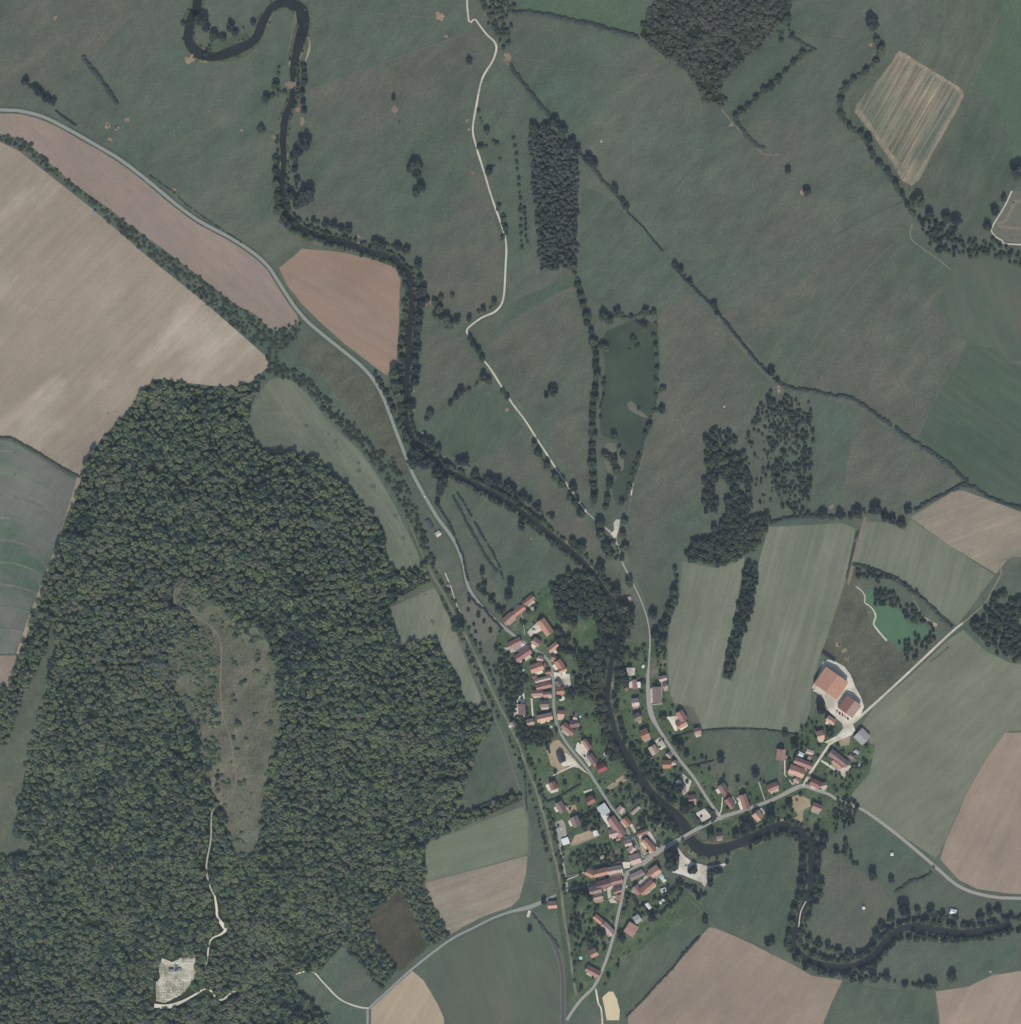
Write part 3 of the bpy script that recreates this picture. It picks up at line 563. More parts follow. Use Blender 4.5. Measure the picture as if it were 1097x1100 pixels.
for kind, mat, kw in [('broad', m_leaf, dict(zr=0.95)), ('dark', m_dleaf, dict(zr=1.0, lobe=0.42)), ('tall', m_leaf, dict(zr=1.6, lobes=14, leaves=760)), ('bush', m_scrub, dict(zr=0.8, base=0.05, lobes=8, leaves=420, leaf=0.16)), ('orchard', m_leaf, dict(zr=0.85, base=0.6, lobes=7, leaves=420, leaf=0.17))]:
    KINDS[kind] = []
    for s in range(4):
        c = proto_mesh('crown', crown_bm(s * 7 + len(KINDS) * 31, **kw), mat)
        t = proto_mesh('trunk', trunk_bm(s + 50, kw.get('base', .55), kw['zr']), m_bark)
        KINDS[kind].append((c, t))
# ---- masses nobody could count: points instanced with crowns
def hidden_protos(tagname, mat, n, **kw):
    out = []
    for s in range(n):
        bm = crown_bm(900 + s * 13 + len(tagname), **kw)
        out.append(bpy.data.objects.new(tagname, proto_mesh(tagname, bm, mat)))
    return out
P_FOREST = hidden_protos('forest_crown', m_forest, 6, zr=0.95, lobes=8, leaves=460, base=0.2, leaf=0.11, lobe=0.55)
P_COPSE = hidden_protos('copse_crown', m_copse, 4, zr=1.1, lobes=9, leaves=420, base=0.2, leaf=0.15)
P_POP = hidden_protos('poplar_crown', m_poplar, 4, zr=1.7, lobes=10, leaves=420, base=0.2, leaf=0.15)
P_SCRUB = hidden_protos('scrub_crown', m_scrub, 4, zr=0.7, lobes=8, leaves=360, base=0.0, leaf=0.17)
P_RIV = hidden_protos('riverside_crown', m_leaf, 4, zr=1.15, lobes=10, leaves=520, base=0.3)
def mass(name, pts, protos, label, cat='woodland'):
    """pts: (px, py, radius px, height factor)"""
    me = bpy.data.meshes.new(name); n = len(pts)
    co = []
    for x, y, r, hf in pts: co.extend(Wp(*F(x, y), -0.3))
    me.vertices.add(n); me.vertices.foreach_set('co', co)
    a = me.attributes.new('sc', 'FLOAT_VECTOR', 'POINT'); a.data.foreach_set('vector', [v for p in pts for v in (p[2] * S, p[2] * S, p[2] * S * p[3])])
    b = me.attributes.new('rot', 'FLOAT', 'POINT'); b.data.foreach_set('value', [rnd.uniform(0, 6.28) for _ in pts])
    c = me.attributes.new('which', 'INT', 'POINT'); c.data.foreach_set('value', [rnd.randrange(len(protos)) for _ in pts])
    o = bpy.data.objects.new(name, me); COL.objects.link(o)
    me.materials.append(protos[0].data.materials[0])
    ng = bpy.data.node_groups.new(name, 'GeometryNodeTree')
    ng.interface.new_socket('Geometry', in_out='INPUT', socket_type='NodeSocketGeometry')
    ng.interface.new_socket('Geometry', in_out='OUTPUT', socket_type='NodeSocketGeometry')
    N = ng.nodes; Lk = ng.links
    gi = N.new('NodeGroupInput'); go = N.new('NodeGroupOutput'); iop = N.new('GeometryNodeInstanceOnPoints'); jg = N.new('GeometryNodeJoinGeometry')
    for p in protos:
        oi = N.new('GeometryNodeObjectInfo'); oi.inputs['Object'].default_value = p
        oi.inputs['As Instance'].default_value = True; Lk.new(oi.outputs['Geometry'], jg.inputs[0])
    def attr(nm, t):
        q = N.new('GeometryNodeInputNamedAttribute'); q.data_type = t; q.inputs[0].default_value = nm
        return next(s for s in q.outputs if s.enabled and s.name == 'Attribute')
    cx = N.new('ShaderNodeCombineXYZ'); Lk.new(attr('rot', 'FLOAT'), cx.inputs[2])
    iop.inputs['Pick Instance'].default_value = True
    Lk.new(gi.outputs[0], iop.inputs['Points']); Lk.new(jg.outputs[0], iop.inputs['Instance'])
    Lk.new(attr('which', 'INT'), iop.inputs['Instance Index']); Lk.new(cx.outputs[0], iop.inputs['Rotation'])
    Lk.new(attr('sc', 'FLOAT_VECTOR'), iop.inputs['Scale']); Lk.new(iop.outputs[0], go.inputs[0])
    md = o.modifiers.new('crowns', 'NODES'); md.node_group = ng
    return tag(o, label, cat, kind='stuff')
def scatter(poly, sp, r0, r1, hf=(0.9, 1.25), keep=1.0, avoid=(), holes=(), seed=1, jit=0.42):
    rr = random.Random(seed); out = []
    x0 = min(p[0] for p in poly); x1 = max(p[0] for p in poly); y0 = min(p[1] for p in poly); y1 = max(p[1] for p in poly)
    y = y0; row = 0
    while y < y1:
        x = x0 + (row % 2) * sp / 2
        while x < x1:
            p = (x + rr.uniform(-jit, jit) * sp, y + rr.uniform(-jit, jit) * sp)
            if rr.random() < keep and inside(p, poly) and not any(near(p, l, d) for l, d in avoid) and not any(inside(p, h) for h in holes):
                out.append((*p, rr.uniform(r0, r1), rr.uniform(*hf)))
            x += sp
        y += sp * 0.87; row += 1
    return out
def along(line, sp, r0, r1, off=0.0, jit=1.0, hf=(0.9, 1.2), seed=1, keep=1.0):
    rr = random.Random(seed); out = []; acc = 0
    for a, b in zip(line, line[1:]):
        L = math.dist(a, b); ux, uy = (b[0] - a[0]) / L, (b[1] - a[1]) / L; t = acc
        while t < L:
            if rr.random() < keep:
                out.append((a[0] + ux * t - uy * off + rr.uniform(-jit, jit), a[1] + uy * t + ux * off + rr.uniform(-jit, jit), rr.uniform(r0, r1), rr.uniform(*hf)))
            t += sp * rr.uniform(0.8, 1.2)
        acc = t - L
    return out
CLAV = [(x, y) for x, y in CLEAR]
RUIN = [(171,1028),(186,1031),(211,1025),(213,1046),(203,1066),(222,1059),(231,1066),(240,1071),(255,1061),(257,1067),(241,1077),(222,1068),(195,1082),(178,1085),(163,1084),(164,1056),(169,1040)]
EXTRA = [[(428,948),(455,948),(468,975),(483,1005),(462,1018),(450,998),(436,966)], [(368,1015),(395,990),(408,1018),(428,1043),(410,1064),(383,1033)]]
fpts = scatter(FOREST, 5.2, 2.2, 4.3, (0.75, 1.35), holes=(CLAV, RUIN), avoid=(([(248,855),(235,864),(228,876),(227,900),(222,930),(225,950),(231,963)], 2.9), (HP[:5], 3.4), (HP[5:], 2.6)), seed=3)
fpts = [(x, y, r * (1 + 0.35 * noise.noise(Vector((x * .03, y * .03, 1)))), h * (1 + 0.5 * noise.noise(Vector((x * .05, y * .05, 5))))) for x, y, r, h in fpts if inside((x, y), FOREST) and noise.noise(Vector((x * .045, y * .045, 9))) > -0.62]
# clumps straggling into the clearing
strag = scatter(CLEAR, 4.2, 1.2, 2.9, (0.7, 1.0), keep=0.9, seed=5)
strag = [p for p in strag if (noise.noise(Vector((p[0] * 0.055, p[1] * 0.04, 4))) > -0.12 if p[0] < 236 or p[1] < 690 else noise.noise(Vector((p[0] * 0.11, p[1] * 0.11, 8))) > 0.36) and not near((p[0], p[1]), [(195,622),(187,640),(195,655),(215,664),(233,680),(238,700),(237,740),(240,770),(247,790),(252,820),(254,840)], 3)]
edge = along(CLEAR + CLEAR[:1], 3.2, 1.2, 2.8, off=0, jit=4.5, seed=9, keep=0.6)
edge = [p for p in edge if not (p[0] < 236 and 640 < p[1] < 690)]
mass('forest', fpts + edge + scatter(EXTRA[0], 4.4, 1.5, 3, seed=131) + scatter(EXTRA[1], 4.4, 1.5, 3, seed=132), P_FOREST, 'dense broadleaf forest covering the whole hill in the south-west', 'forest')
mass('scrub', strag, P_FOREST, 'scattered low bushes growing in the grassy clearing on the forested hill', 'scrub')
COPSE = [(686,38),(692,22),(700,5),(705,-90),(850,-90),(850,10),(838,30),(822,45),(813,56),(800,66),(788,78),(778,90),(776,98),(780,112),(775,117),(766,113),(755,107),(750,92),(740,82),(725,68),(712,60),(700,50)]
mass('copse', [p for p in scatter(COPSE, 3.9, 1.7, 3.5, (0.6, 1.15), seed=11) if noise.noise(Vector((p[0] * .07, p[1] * .07, 3))) > -0.33], P_COPSE, 'grey-green copse narrowing to a point at the top edge, north of the big meadow')
PLANT = [(568,150),(573,137),(583,134),(600,146),(621,170),(622,190),(620,240),(620,288),(580,290),(577,262),(574,215),(570,180)]
mass('poplar_plantation', scatter(PLANT, 3.8, 1.6, 3.1, (0.7, 1.1), seed=12, jit=0.4, keep=.93), P_POP, 'long rectangular plantation of grey-green trees east of the white track')
BELT = [(0,146),(20,146),(35,156),(52,174),(76,196),(100,215),(120,228),(142,244),(160,258),(178,270),(207,292),(227,307),(254,329),(272,338),(290,352),(306,352),(320,343),(328,350),(320,362),(305,375),(296,385),(310,395),(290,400),(283,412),(270,428),(262,430),(264,415),(276,405),(289,390),(286,380),(262,360),(216,321),(160,275),(100,224),(22,160),(0,152),(-150,120),(-150,105)]
mass('scrub_belt', scatter(BELT, 4.2, 1.3, 2.8, (0.6, 1.1), keep=0.8, seed=13), P_SCRUB, 'wide belt of scrub and young trees between the chalky and the pink field', 'scrub')
B2 = [(290,388),(312,396),(332,408),(350,424),(364,440),(380,452),(392,468),(402,482),(420,490),(433,512),(444,535),(452,562),(462,590),(470,610),(463,612),(450,585),(440,560),(430,540),(416,518),(398,494),(384,478),(364,462),(346,440),(330,420),(312,408),(296,404)]
mass('scrub_belt', scatter(B2, 4.4, 1.5, 3.0, (0.8, 1.2), keep=0.8, seed=14), P_SCRUB, 'narrow belt of scrub along the north-east side of the curved pale field', 'scrub')
BANK = along(RAILW[:8], 5, 1.4, 2.8, off=-6, jit=2.2, seed=15, keep=.85) + along(RAILW[7:16], 4.6, 1.6, 2.9, off=-5, jit=2.6, seed=16) + along(RAILW[4:15], 5, 1.4, 2.6, off=6.5, jit=1.8, seed=17, keep=.75) + along(RAILW[2:6], 4, 1.2, 2.2, off=5, jit=2, seed=18) + scatter([(545,545+175),(560,735),(572,790),(566,808),(552,775),(538,740),(530,715)], 4.6, 1.5, 2.8, seed=19)
mass('railway_scrub', BANK, P_SCRUB, 'scrub overgrowing both sides of the old railway beside the village', 'scrub')
WOODA = [(757,470),(762,462),(772,462),(785,465),(800,488),(808,520),(806,545),(800,560),(770,575),(757,562),(755,520)]
WOODB = [(815,437),(828,422),(873,431),(875,455),(870,545),(860,556),(840,545),(822,502),(826,470),(803,452)]
WOODC = [(735,592),(745,580),(770,572),(800,560),(828,552),(825,566),(816,585),(800,597),(786,604),(768,609),(750,603),(737,602)]
wp = [p for p in scatter(WOODA, 4.6, 1.8, 3.9, seed=21) if noise.noise(Vector((p[0] * .06, p[1] * .06, 2))) > -0.2]
wp += [p for p in scatter(WOODB, 4.6, 1.3, 2.8, seed=22) if noise.noise(Vector((p[0] * .07, p[1] * .07, 6))) > -0.08]
wp += scatter([(800,470),(830,430),(838,545),(812,560),(803,540)], 6, 0.8, 2.2, seed=26, keep=.5) + scatter([(815,437),(873,431),(868,545),(840,545)], 4.2, 0.8, 1.8, seed=27, keep=.5)
wp += scatter(WOODC, 4.4, 2.2, 4.0, seed=23)
mass('open_woodland', wp, P_RIV, 'patchy open woodland with grassy gaps north of the two pale strip fields')
mass('tree_strip', scatter([(800,602),(812,606),(815,618),(812,640),(805,665),(797,690),(790,715),(786,730),(776,728),(776,720),(784,690),(790,660),(796,630)], 4.6, 2.2, 3.2, (1, 1.4), seed=24), P_RIV, 'long narrow strip of trees dividing the two pale strip fields')
RW1 = [(595,640),(592,630),(605,616),(622,612),(638,620),(650,640),(656,652),(648,690),(645,720),(645,740),(635,745),(638,725),(640,690),(630,670),(615,672),(600,665)]
RW2 = [(596,675),(612,682),(625,700),(648,695),(648,730),(652,765),(656,790),(668,818),(655,815),(645,780),(633,745),(612,752),(608,742),(625,725),(618,705),(600,700)]
RW3 = [(678,800),(690,812),(700,835),(712,838),(725,845),(726,868),(716,862),(706,850),(690,828),(675,805)]
RW4 = [(700,862),(720,880),(730,890),(722,897),(708,892),(700,880)]
GAP1 = [(617,660),(640,668),(646,690),(632,702),(620,692)]
mass('riverside_wood', scatter(RW1, 5.4, 2.8, 4.2, (0.9, 1.2), seed=31, holes=(GAP1,)) + scatter(RW2, 5.4, 2.4, 4.0, (0.9, 1.2), seed=32, keep=.85, holes=(GAP1,)) + scatter(RW3, 5, 2.4, 3.8, seed=33) + scatter(RW4, 5.2, 2.4, 3.6, seed=34), P_RIV, 'riverside wood of full green trees between the village houses and the river')
RB = along(RIVA[32:40], 5.2, 1.8, 3.2, off=5, jit=1.6, seed=41) + along(RIVA[34:41], 5.6, 1.8, 3.0, off=-5.5, jit=1.6, seed=42, keep=.8) + along(RIVA[41:50], 5.2, 2.2, 3.8, off=-7, jit=2.2, seed=43, keep=.8) + along(RIVA[19:26], 6, 1.6, 2.8, off=5.5, jit=1.5, seed=44, keep=.7) + along(RIVA[15:19], 5, 1.4, 2.6, off=-5, jit=1.5, seed=45)
mass('riverside_trees', RB, P_RIV, 'unbroken fringe of small trees lining the river from the meadows to the village', 'trees')
EW = [(983,232),(1020,240),(1036,256),(1062,256),(1085,268),(1250,278),(1250,300),(1090,285),(1060,275),(1030,278),(1005,272),(990,255)]
mass('stream_thicket', scatter(EW, 5, 1.6, 3.0, keep=.78, seed=46), P_RIV, 'thicket of dark bushes along the stream west of the sandpit', 'thicket')
EW2 = [(1074,628),(1085,642),(1250,640),(1250,722),(1085,712),(1062,698),(1042,676),(1046,666),(1062,650)]
mass('eastern_wood', scatter(EW2, 5.2, 2.2, 3.8, keep=.86, seed=47), P_RIV, 'small wood at the right edge beside the farm track')
GPW = PX(900, 610, [(400,260),(470,215),(560,250),(640,330),(700,380),(690,430),(620,440),(540,400),(400,400),(390,340)])
GPE = PX(900, 610, [(700,470),(740,400),(840,400),(900,520),(1000,600),(1040,720),(1020,820),(960,760),(980,680),(930,600),(830,600),(720,540)])
GPS = PX(900, 610, [(640,800),(700,780),(760,780),(830,700),(940,760),(1010,800),(960,860),(850,850),(840,1000),(740,1000),(700,900)])
GPN = PX(900, 610, [(170,20),(330,10),(460,90),(560,110),(700,180),(820,240),(900,330),(840,320),(760,250),(620,170),(480,130),(420,190),(300,130),(180,110)])
mass('pond_thicket', scatter(GPW, 4, 1.6, 2.8, seed=51) + scatter(GPE, 3.8, 1.2, 2.4, seed=52, keep=.8) + scatter(GPS, 4.4, 1.5, 2.8, seed=53, keep=.75) + scatter(GPN, 4, 1.5, 2.6, seed=54, keep=.85), P_RIV, 'thicket wrapped around the bright green pond on the farm side', 'thicket')
GARD = scatter([(545,700),(560,712),(570,730),(556,742),(545,735),(536,712)], 4.6, 1.6, 3.0, seed=61) + scatter([(556,778),(575,782),(592,785),(596,795),(580,803),(568,800),(558,790)], 4.4, 1.6, 2.9, seed=62) + scatter([(612,915),(655,903),(662,915),(655,928),(625,932),(610,925)], 4.4, 1.1, 2.3, seed=63, keep=.7) + scatter([(612,980),(630,985),(650,1003),(656,1010),(640,1018),(620,1010),(612,1000)], 4.4, 1.4, 2.6, seed=64, keep=.75) + scatter([(632,868),(640,868),(646,880),(644,890),(625,888),(622,876)], 4.2, 1.4, 2.4, seed=65) + scatter([(664,700),(695,690),(695,712),(683,712),(668,705)], 4.6, 1.2, 2.2, seed=66, keep=.6) + scatter([(702,700),(714,690),(716,722),(705,722)], 4.4, 1.2, 2.2, seed=67, keep=.7) + scatter([(698,798),(690,808),(694,818),(708,832),(712,828),(702,815)], 4.4, 1.4, 2.4, seed=68) + scatter([(855,790),(870,770),(885,775),(872,800),(862,808),(850,800)], 4.4, 1.0, 2.0, seed=69, keep=.7) + scatter([(900,858),(912,855),(925,868),(915,885),(905,895),(890,885)], 4.4, 1.3, 2.4, seed=70, keep=.85) + scatter([(912,820),(928,815),(934,822),(918,840),(908,855),(898,850)], 4.4, 1.0, 2.0, seed=71, keep=.6) + scatter([(725,940),(760,960),(752,968),(735,952)], 4.2, 1.4, 2.6, seed=72) + scatter([(707,960),(728,945),(735,958),(712,985),(700,985)], 4.6, 1.2, 2.5, seed=73, keep=.7) + scatter([(672,955),(690,965),(695,975),(680,980),(672,970)], 4.4, 1.2, 2.4, seed=74, keep=.7)
mass('garden_shrubs', GARD, P_RIV, 'garden shrubs and small trees filling the plots behind the village houses', 'shrubs')

# ---- individual trees
ORD = 'first second third fourth fifth sixth seventh eighth ninth tenth eleventh twelfth thirteenth fourteenth fifteenth sixteenth seventeenth eighteenth nineteenth twentieth twenty-first twenty-second twenty-third twenty-fourth twenty-fifth'.split()
NT = [0]
def tree(px, py, r, kind, label, group, hf=1.0, nm='tree'):
    c, t = KINDS[kind][NT[0] % 4]; NT[0] += 1
    o = empty(nm, Wp(*F(px, py)), rnd.uniform(0, 6.28)); o.scale = (r * S, r * S, r * S * hf)
    tag(o, label, 'bush' if nm == 'bush' else 'tree', group)
    cr = bpy.data.objects.new('crown', c); COL.objects.link(cr); cr.parent = o
    if nm != 'bush':
        tr = bpy.data.objects.new('trunk', t); COL.objects.link(tr); tr.parent = o
    return o
CL = []
def cluster(where, group, pts, axis='y', kind='broad', nm='tree', hf=1.0):
    CL.append((where, group, pts, axis, kind, nm, hf))
def build_cluster(where, group, pts, axis='y', kind='broad', nm='tree', hf=1.0):
    ps = sorted(pts, key=(lambda p: p[1]) if axis == 'y' else (lambda p: p[0]))
    side = 'north' if axis == 'y' else 'west'
    for i, p in enumerate(ps):
        x, y, r = p[:3]; w = f'{ORD[i]} {nm} from the {side} {where}' if len(ps) > 1 else f'{nm} {where}'
        tree(x, y, r, kind, w, group, hf * rnd.uniform(0.92, 1.1), nm)
def rowpts(line, sp, r0, r1, seed, jit=0.8): return [(x, y, r) for x, y, r, h in along(line, sp, r0, r1, jit=jit, seed=seed)]
for x, y, r, k, l in [
    (446,180,7.5,'broad','largest of the group of trees standing alone in the dry northern meadow'), (448,188,6,'broad','round tree at the southern side of the lone meadow group'), (440,183,4.5,'broad','small tree on the west flank of the lone meadow group'),
    (452,202,5.5,'dark','dark round tree beside bare patch just south of the lone meadow group'), (447,208,4.5,'broad','lower tree south-west of the dark round meadow tree'), (423,106,3.2,'dark','small dark tree north of the round bare patch in the northern meadow'),
    (504,67,4,'dark','lone dark round tree west of the white track near the junction'), (866,207,5,'dark','lone dark tree inside a bare ring in the wide north-eastern meadow'), (846,184,4,'dark','lone upright tree north-west of the tree with the bare ring'),
    (594,421,6,'broad','lone round tree in the dry meadow west of the long pond'), (587,426,3.6,'broad','small tree touching the lone round tree west of the long pond'), (701,660,5.5,'dark','dark round tree beside the white track where two fields meet'),
    (492,674,7.5,'broad','huge round tree standing on the field edge beside the old railway'), (985,218,8,'broad','big round tree south of the streaked stubble diamond'), (998,233,6,'broad','round tree next to the stream south of the stubble diamond'), (1016,236,6,'dark','dark tree, western of a pair on the meadow south of the stubble diamond'), (1027,238,6,'dark','dark tree, eastern of a pair on the meadow south of the stubble diamond'),
    (1092,187,9,'broad','great tree at the right edge north of the sandpit'), (1068,228,5,'dark','tree at the west corner of the sandpit'), (1060,244,5.2,'dark','tree beside the stream south-west of the sandpit'), (1078,214,3.6,'broad','small tree at the north-west rim of the sandpit'),
    (936,28,8,'dark','great dark tree at the head of the winding stream hedge'), (812,812-0,0.01,'bush','x'), (774,815,4.8,'dark','dark round tree in the small green meadow east of the village road'), (811,831,4.8,'dark','dark oval tree in the meadow behind the roadside houses'), (792,838,2.8,'orchard','small round tree west of the dark oval meadow tree'),
    (881,761,6.5,'dark','big dark tree beside the large orange barn'), (891,787,5,'dark','dark tree between the farm drive and a small house'), (843,788,3.8,'dark','dark tree by the field corner north of the farm houses'), (853,800,5,'dark','wide dark tree behind the small red-roofed farm house'),
    (721,918,9,'dark','great dark plane tree beside the bridge, northern crown'), (720,928,8.5,'broad','great plane tree at the square beside the bridge, southern crown'), (745,933,5,'dark','dark tree in the middle of the gravel car park'), (741,935,3.6,'dark','small dark tree at the west side of the car park island'),
    (763,937,5,'broad','tree at the western end of the clump south-east of the car park'), (770,934,4.5,'dark','middle tree of the clump south-east of the car park'), (774,935,3,'dark','eastern small tree of the clump south-east of the car park'), (763,948,4,'dark','tree at the southern tip of the gravel car park'), (781,926,2.4,'dark','tiny round tree at the eastern end of the gravel car park'),
    (827,877,7,'broad','great round tree by the river east of the orange-roofed riverside house'), (803,886,6.5,'broad','broad tree on the bank west of the orange-roofed riverside house'), (798,893,4.5,'broad','smaller tree on the bank below the broad riverside tree'), (790,897,5,'broad','dark tree hanging over the river between hut and riverside house'), (763,898,5.5,'broad','round tree just west of the little riverside hut'), (847,864,4.5,'dark','upright dark tree west of the sandy building site'),
    (757,988,4,'dark','lone round tree on the footpath south of the car park'), (1022,1049,5.5,'broad','lone round tree on the boundary of the brown southern field'), (957,945,3.8,'dark','pointed tree in the south-eastern paddock'), (937,940,5.5,'broad','broad tree on the paddock boundary in the river loop'), (971,977,7.5,'dark','great dark tree on the north bank at the river bend'),
    (824,1013,4,'dark','eastern of two trees on the meadow edge above the brown field'), (829,1011,4,'dark','tree touching its neighbour on the meadow edge west of the river'), (546,640,5,'dark','dark round tree at the lower end of the double hedge'), (549,627,4.5,'dark','dark tree where the double hedge meets the garden'), (560,566,5,'dark','dark tree alone in the green meadow south of the river'), (1011,641,0.01,'bush','x'),
    (648,870-0,0.01,'bush','x'), (742,864,4.5,'dark','purple-dark tree west of the small red villa'), (752,866,3.4,'dark','dark tree behind the hedge of the gravel court'), (734,868,6,'dark','big dark tree over the river bank beside the red villa'), (729,846,6.5,'dark','dark spreading tree below the grey-roofed long house'),
    (610,806-0,0.01,'bush','x'), (569,998,3,'dark','round tree in the triangle east of the dark road'), (584,968,3.5,'broad','round tree at the level crossing beside the orange cottage'), (687,998-0,0.01,'bush','x'), (668,1006,5,'dark','dark round tree south of the striped red barn'), (646,1001,5.5,'dark','dark tree behind the long farmhouse by the south road'),
    (697,991-0,0.01,'bush','x'), (700,985,4.5,'dark','dark bushy tree east of the grey farm annexe'), (712,797,0.01,'bush','x'), (715,771-0,0.01,'bush','x'), (712,772,4.5,'broad','dense tree beside the east road opposite the wide junction'), (725,797,4.5,'dark','western tree of the clump below the red L-shaped villa'), (731,803,5.5,'broad','largest tree of the clump below the red L-shaped villa'), (737,810,3.6,'dark','eastern tree of the clump below the red L-shaped villa')]:
    if r > 1: tree(x, y, r, k, l, None, rnd.uniform(0.95, 1.1))
cluster('beside the northern river meander', 'trees of the northern river meander', [(218,24,7.5),(222,32,5),(197,26,3),(248,31,5.5),(253,37,4),(230,40,5.5),(240,42,4.5),(222,59,3),(272,25,3.5)], 'x', 'dark')
cluster('of the row east of the river ford', 'trees east of the river ford', [(326,72,3.6),(327,81,4),(327,90,4.2),(325,100,3.5),(326,111,3.8),(327,120,3.6),(328,156,8),(320,165,6),(316,170,4.5),(317,183,4),(320,194,3.6),(330,212,10),(321,220,7),(312,211,5.5)], 'y', 'dark')
cluster('on the west bank above the river bend', 'trees west of the upper river', [(300,74,2),(306,100,2.6),(296,93,4.5),(286,108,5),(293,104,3.2),(281,140,4.5),(296,172,4),(296,185,4.4),(297,198,5),(299,212,5),(299,227,5.6),(305,237,5),(310,243,5)], 'y')
cluster('along the north bank past the bend', 'trees on the north bank past the bend', [(318,240,4),(337,237,3),(350,242,4.4),(359,243,4.4),(367,247,3.8),(375,248,5),(403,262,5),(410,265,5.5),(427,266,5),(437,270,5)], 'x', 'dark')
cluster('in the line on the straight east bank', 'trees on the straight east bank', [(449,285,5),(451,300,4),(454,313,6),(459,323,3.6),(453,327,5),(450,341,5.5),(450,352,5),(448,364,5.2),(448,375,5.4),(446,387,5),(447,399,5),(446,411,5.4),(441,437,6)], 'y', 'dark')
cluster('in the line on the west bank by the red field', 'trees between red field and river', [(434,293,3),(436,308,3),(434,325,3),(435,338,3.8),(432,351,3),(432,367,4),(430,376,3.4),(432,386,4),(424,403,7.5),(426,415,7.5),(429,426,6.5),(432,438,5.5),(433,449,4)], 'y')
cluster('in the avenue beside the road bend', 'avenue of small trees beside the road', [(403,402,2.4),(407,409,3),(410,416,3.4),(415,423,3.8),(419,433,3.4),(422,441,3.8),(428,454,2.4),(431,461,2.4),(435,475,2.8)], 'y', 'dark')
cluster('at the wooded river bend by the road', 'trees at the wooded river bend', [(448,488,8),(444,497,7.5),(455,498,7.5),(463,497,6.5),(470,508,7.5),(476,518,7.5),(473,527,5.5),(470,540,3.5),(455,473,5),(463,477,5.5),(471,483,4.6),(480,501,4.6)], 'x', 'dark')
cluster('on the north bank of the diagonal reach', 'trees on the diagonal reach', [(493,496,4.6),(499,496,5.6),(511,509,4),(526,516,5.6),(534,518,5.4),(546,524,6),(551,527,5),(562,535,5),(569,538,3.6),(578,546,4.6),(593,555,3.2),(616,581,3.4),(625,588,5.6),(645,610,5.6),(654,625,2.6),(662,636,6.5)], 'x', 'dark')
cluster('by the garden river near the white track', 'trees by the garden river', [(676,626,5),(668,653,7),(676,661,7),(677,671,5.5),(654,672,6.5),(652,689,5.5),(668,722,5.5),(671,731,6.5),(674,699,3)], 'y')
cluster('in the thicket by the white track corner', 'trees at the white track corner', [(467,325,4),(474,321,3.6),(472,333,5),(477,345,7),(483,350,5.5),(468,340,4),(491,345,5),(486,319,3)], 'x')
cluster('in the line south of the track corner', 'line of trees south of the track corner', [(505,364,3.6),(509,371,3.8),(514,378,4),(518,386,4)], 'y')
cluster('on the curved edge of the green paddock', 'trees around the green paddock', [(462,445,4.5),(459,450,3.4),(484,434,3.2),(490,427,3.6),(495,422,4.6),(504,420,3),(519,406,4.6),(525,410,4)], 'x', 'dark')
cluster('beside the bend of the white track', 'trees at the bend of the white track', [(531,326,3.8),(519,333,3.4),(504,343,3.4)], 'x')
cluster('in the sparse row east of the white track', 'row east of the white track', [(522,138,0)] and [(514,120,2.4),(523,141,3.6),(516,160,4.2),(534,155,2.8),(525,186,4.2),(537,172,2),(536,222,3),(541,236,3.4),(543,246,3.4),(540,256,3)], 'y')
cluster('in the left line of orchard trees', 'left line of orchard trees', rowpts([(552,150),(556,180),(560,240),(562,285)], 8, 1.4, 2.4, 77)[:16], 'y', 'orchard')
cluster('in the right line of orchard trees', 'right line of orchard trees', rowpts([(564,225),(566,262)], 5.5, 1.8, 2.6, 78), 'y', 'orchard')
cluster('in the long row west of the long pond', 'row west of the long pond', [(615,285,6)] + rowpts([(621,308),(627,330),(631,348),(637,362),(640,380),(641,400),(638,430),(636,450),(637,470),(636,490),(637,520),(638,545)], 11, 3.6, 5.4, 79, 1.2)[:22], 'y')
cluster('on the north end of the long pond', 'trees at the north end of the long pond', [(648,341,5.6),(654,346,5),(663,337,4.6),(678,341,2.6),(693,336,4.4),(702,337,3.6),(691,352,5.4),(702,362,3),(704,371,3),(650,375,5),(646,372,4)], 'x', 'dark')
cluster('on the east bank of the long pond', 'trees on the east bank of the long pond', [(705,384,3),(706,396,3),(705,410,2.8),(713,418,3.6),(704,425,2.6),(711,441,4.4),(703,441,2.4),(697,458,3.8),(693,466,3),(686,490,2.8),(680,505,2),(677,524,3),(668,540,3.6)], 'y', 'dark')
cluster('on the bushy south-west bank of the pond', 'trees on the south-west bank of the pond', [(659,469,4.4),(669,490,3.4),(650,490,4.6),(659,497,5),(662,507,4.6),(655,520,5.2),(652,536,4.2),(651,546,4),(648,425,2),(649,408,2.2),(645,448,2)], 'y')
cluster('on the reedy hump in the long pond', 'bushes in the long pond', [(680,365,4.6),(685,373,4),(676,376,2),(686,439,2.4)], 'y', 'bush', 'bush', 0.8)
cluster('lining the white track south-east of the paddock', 'trees lining the lower white track', [(548,438,0)] and [(540,420,2.6),(545,427,3),(574,478,4),(578,487,4.4),(588,500,4.6),(597,513,5.4),(603,520,5.4),(616,524,4.6),(612,535,3.6),(618,540,5),(624,552,5.6),(644,562,5.6),(645,575,6),(650,588,6),(655,597,5),(669,575,4.6),(672,588,4.6),(668,600,3.6),(671,560,4)], 'y')
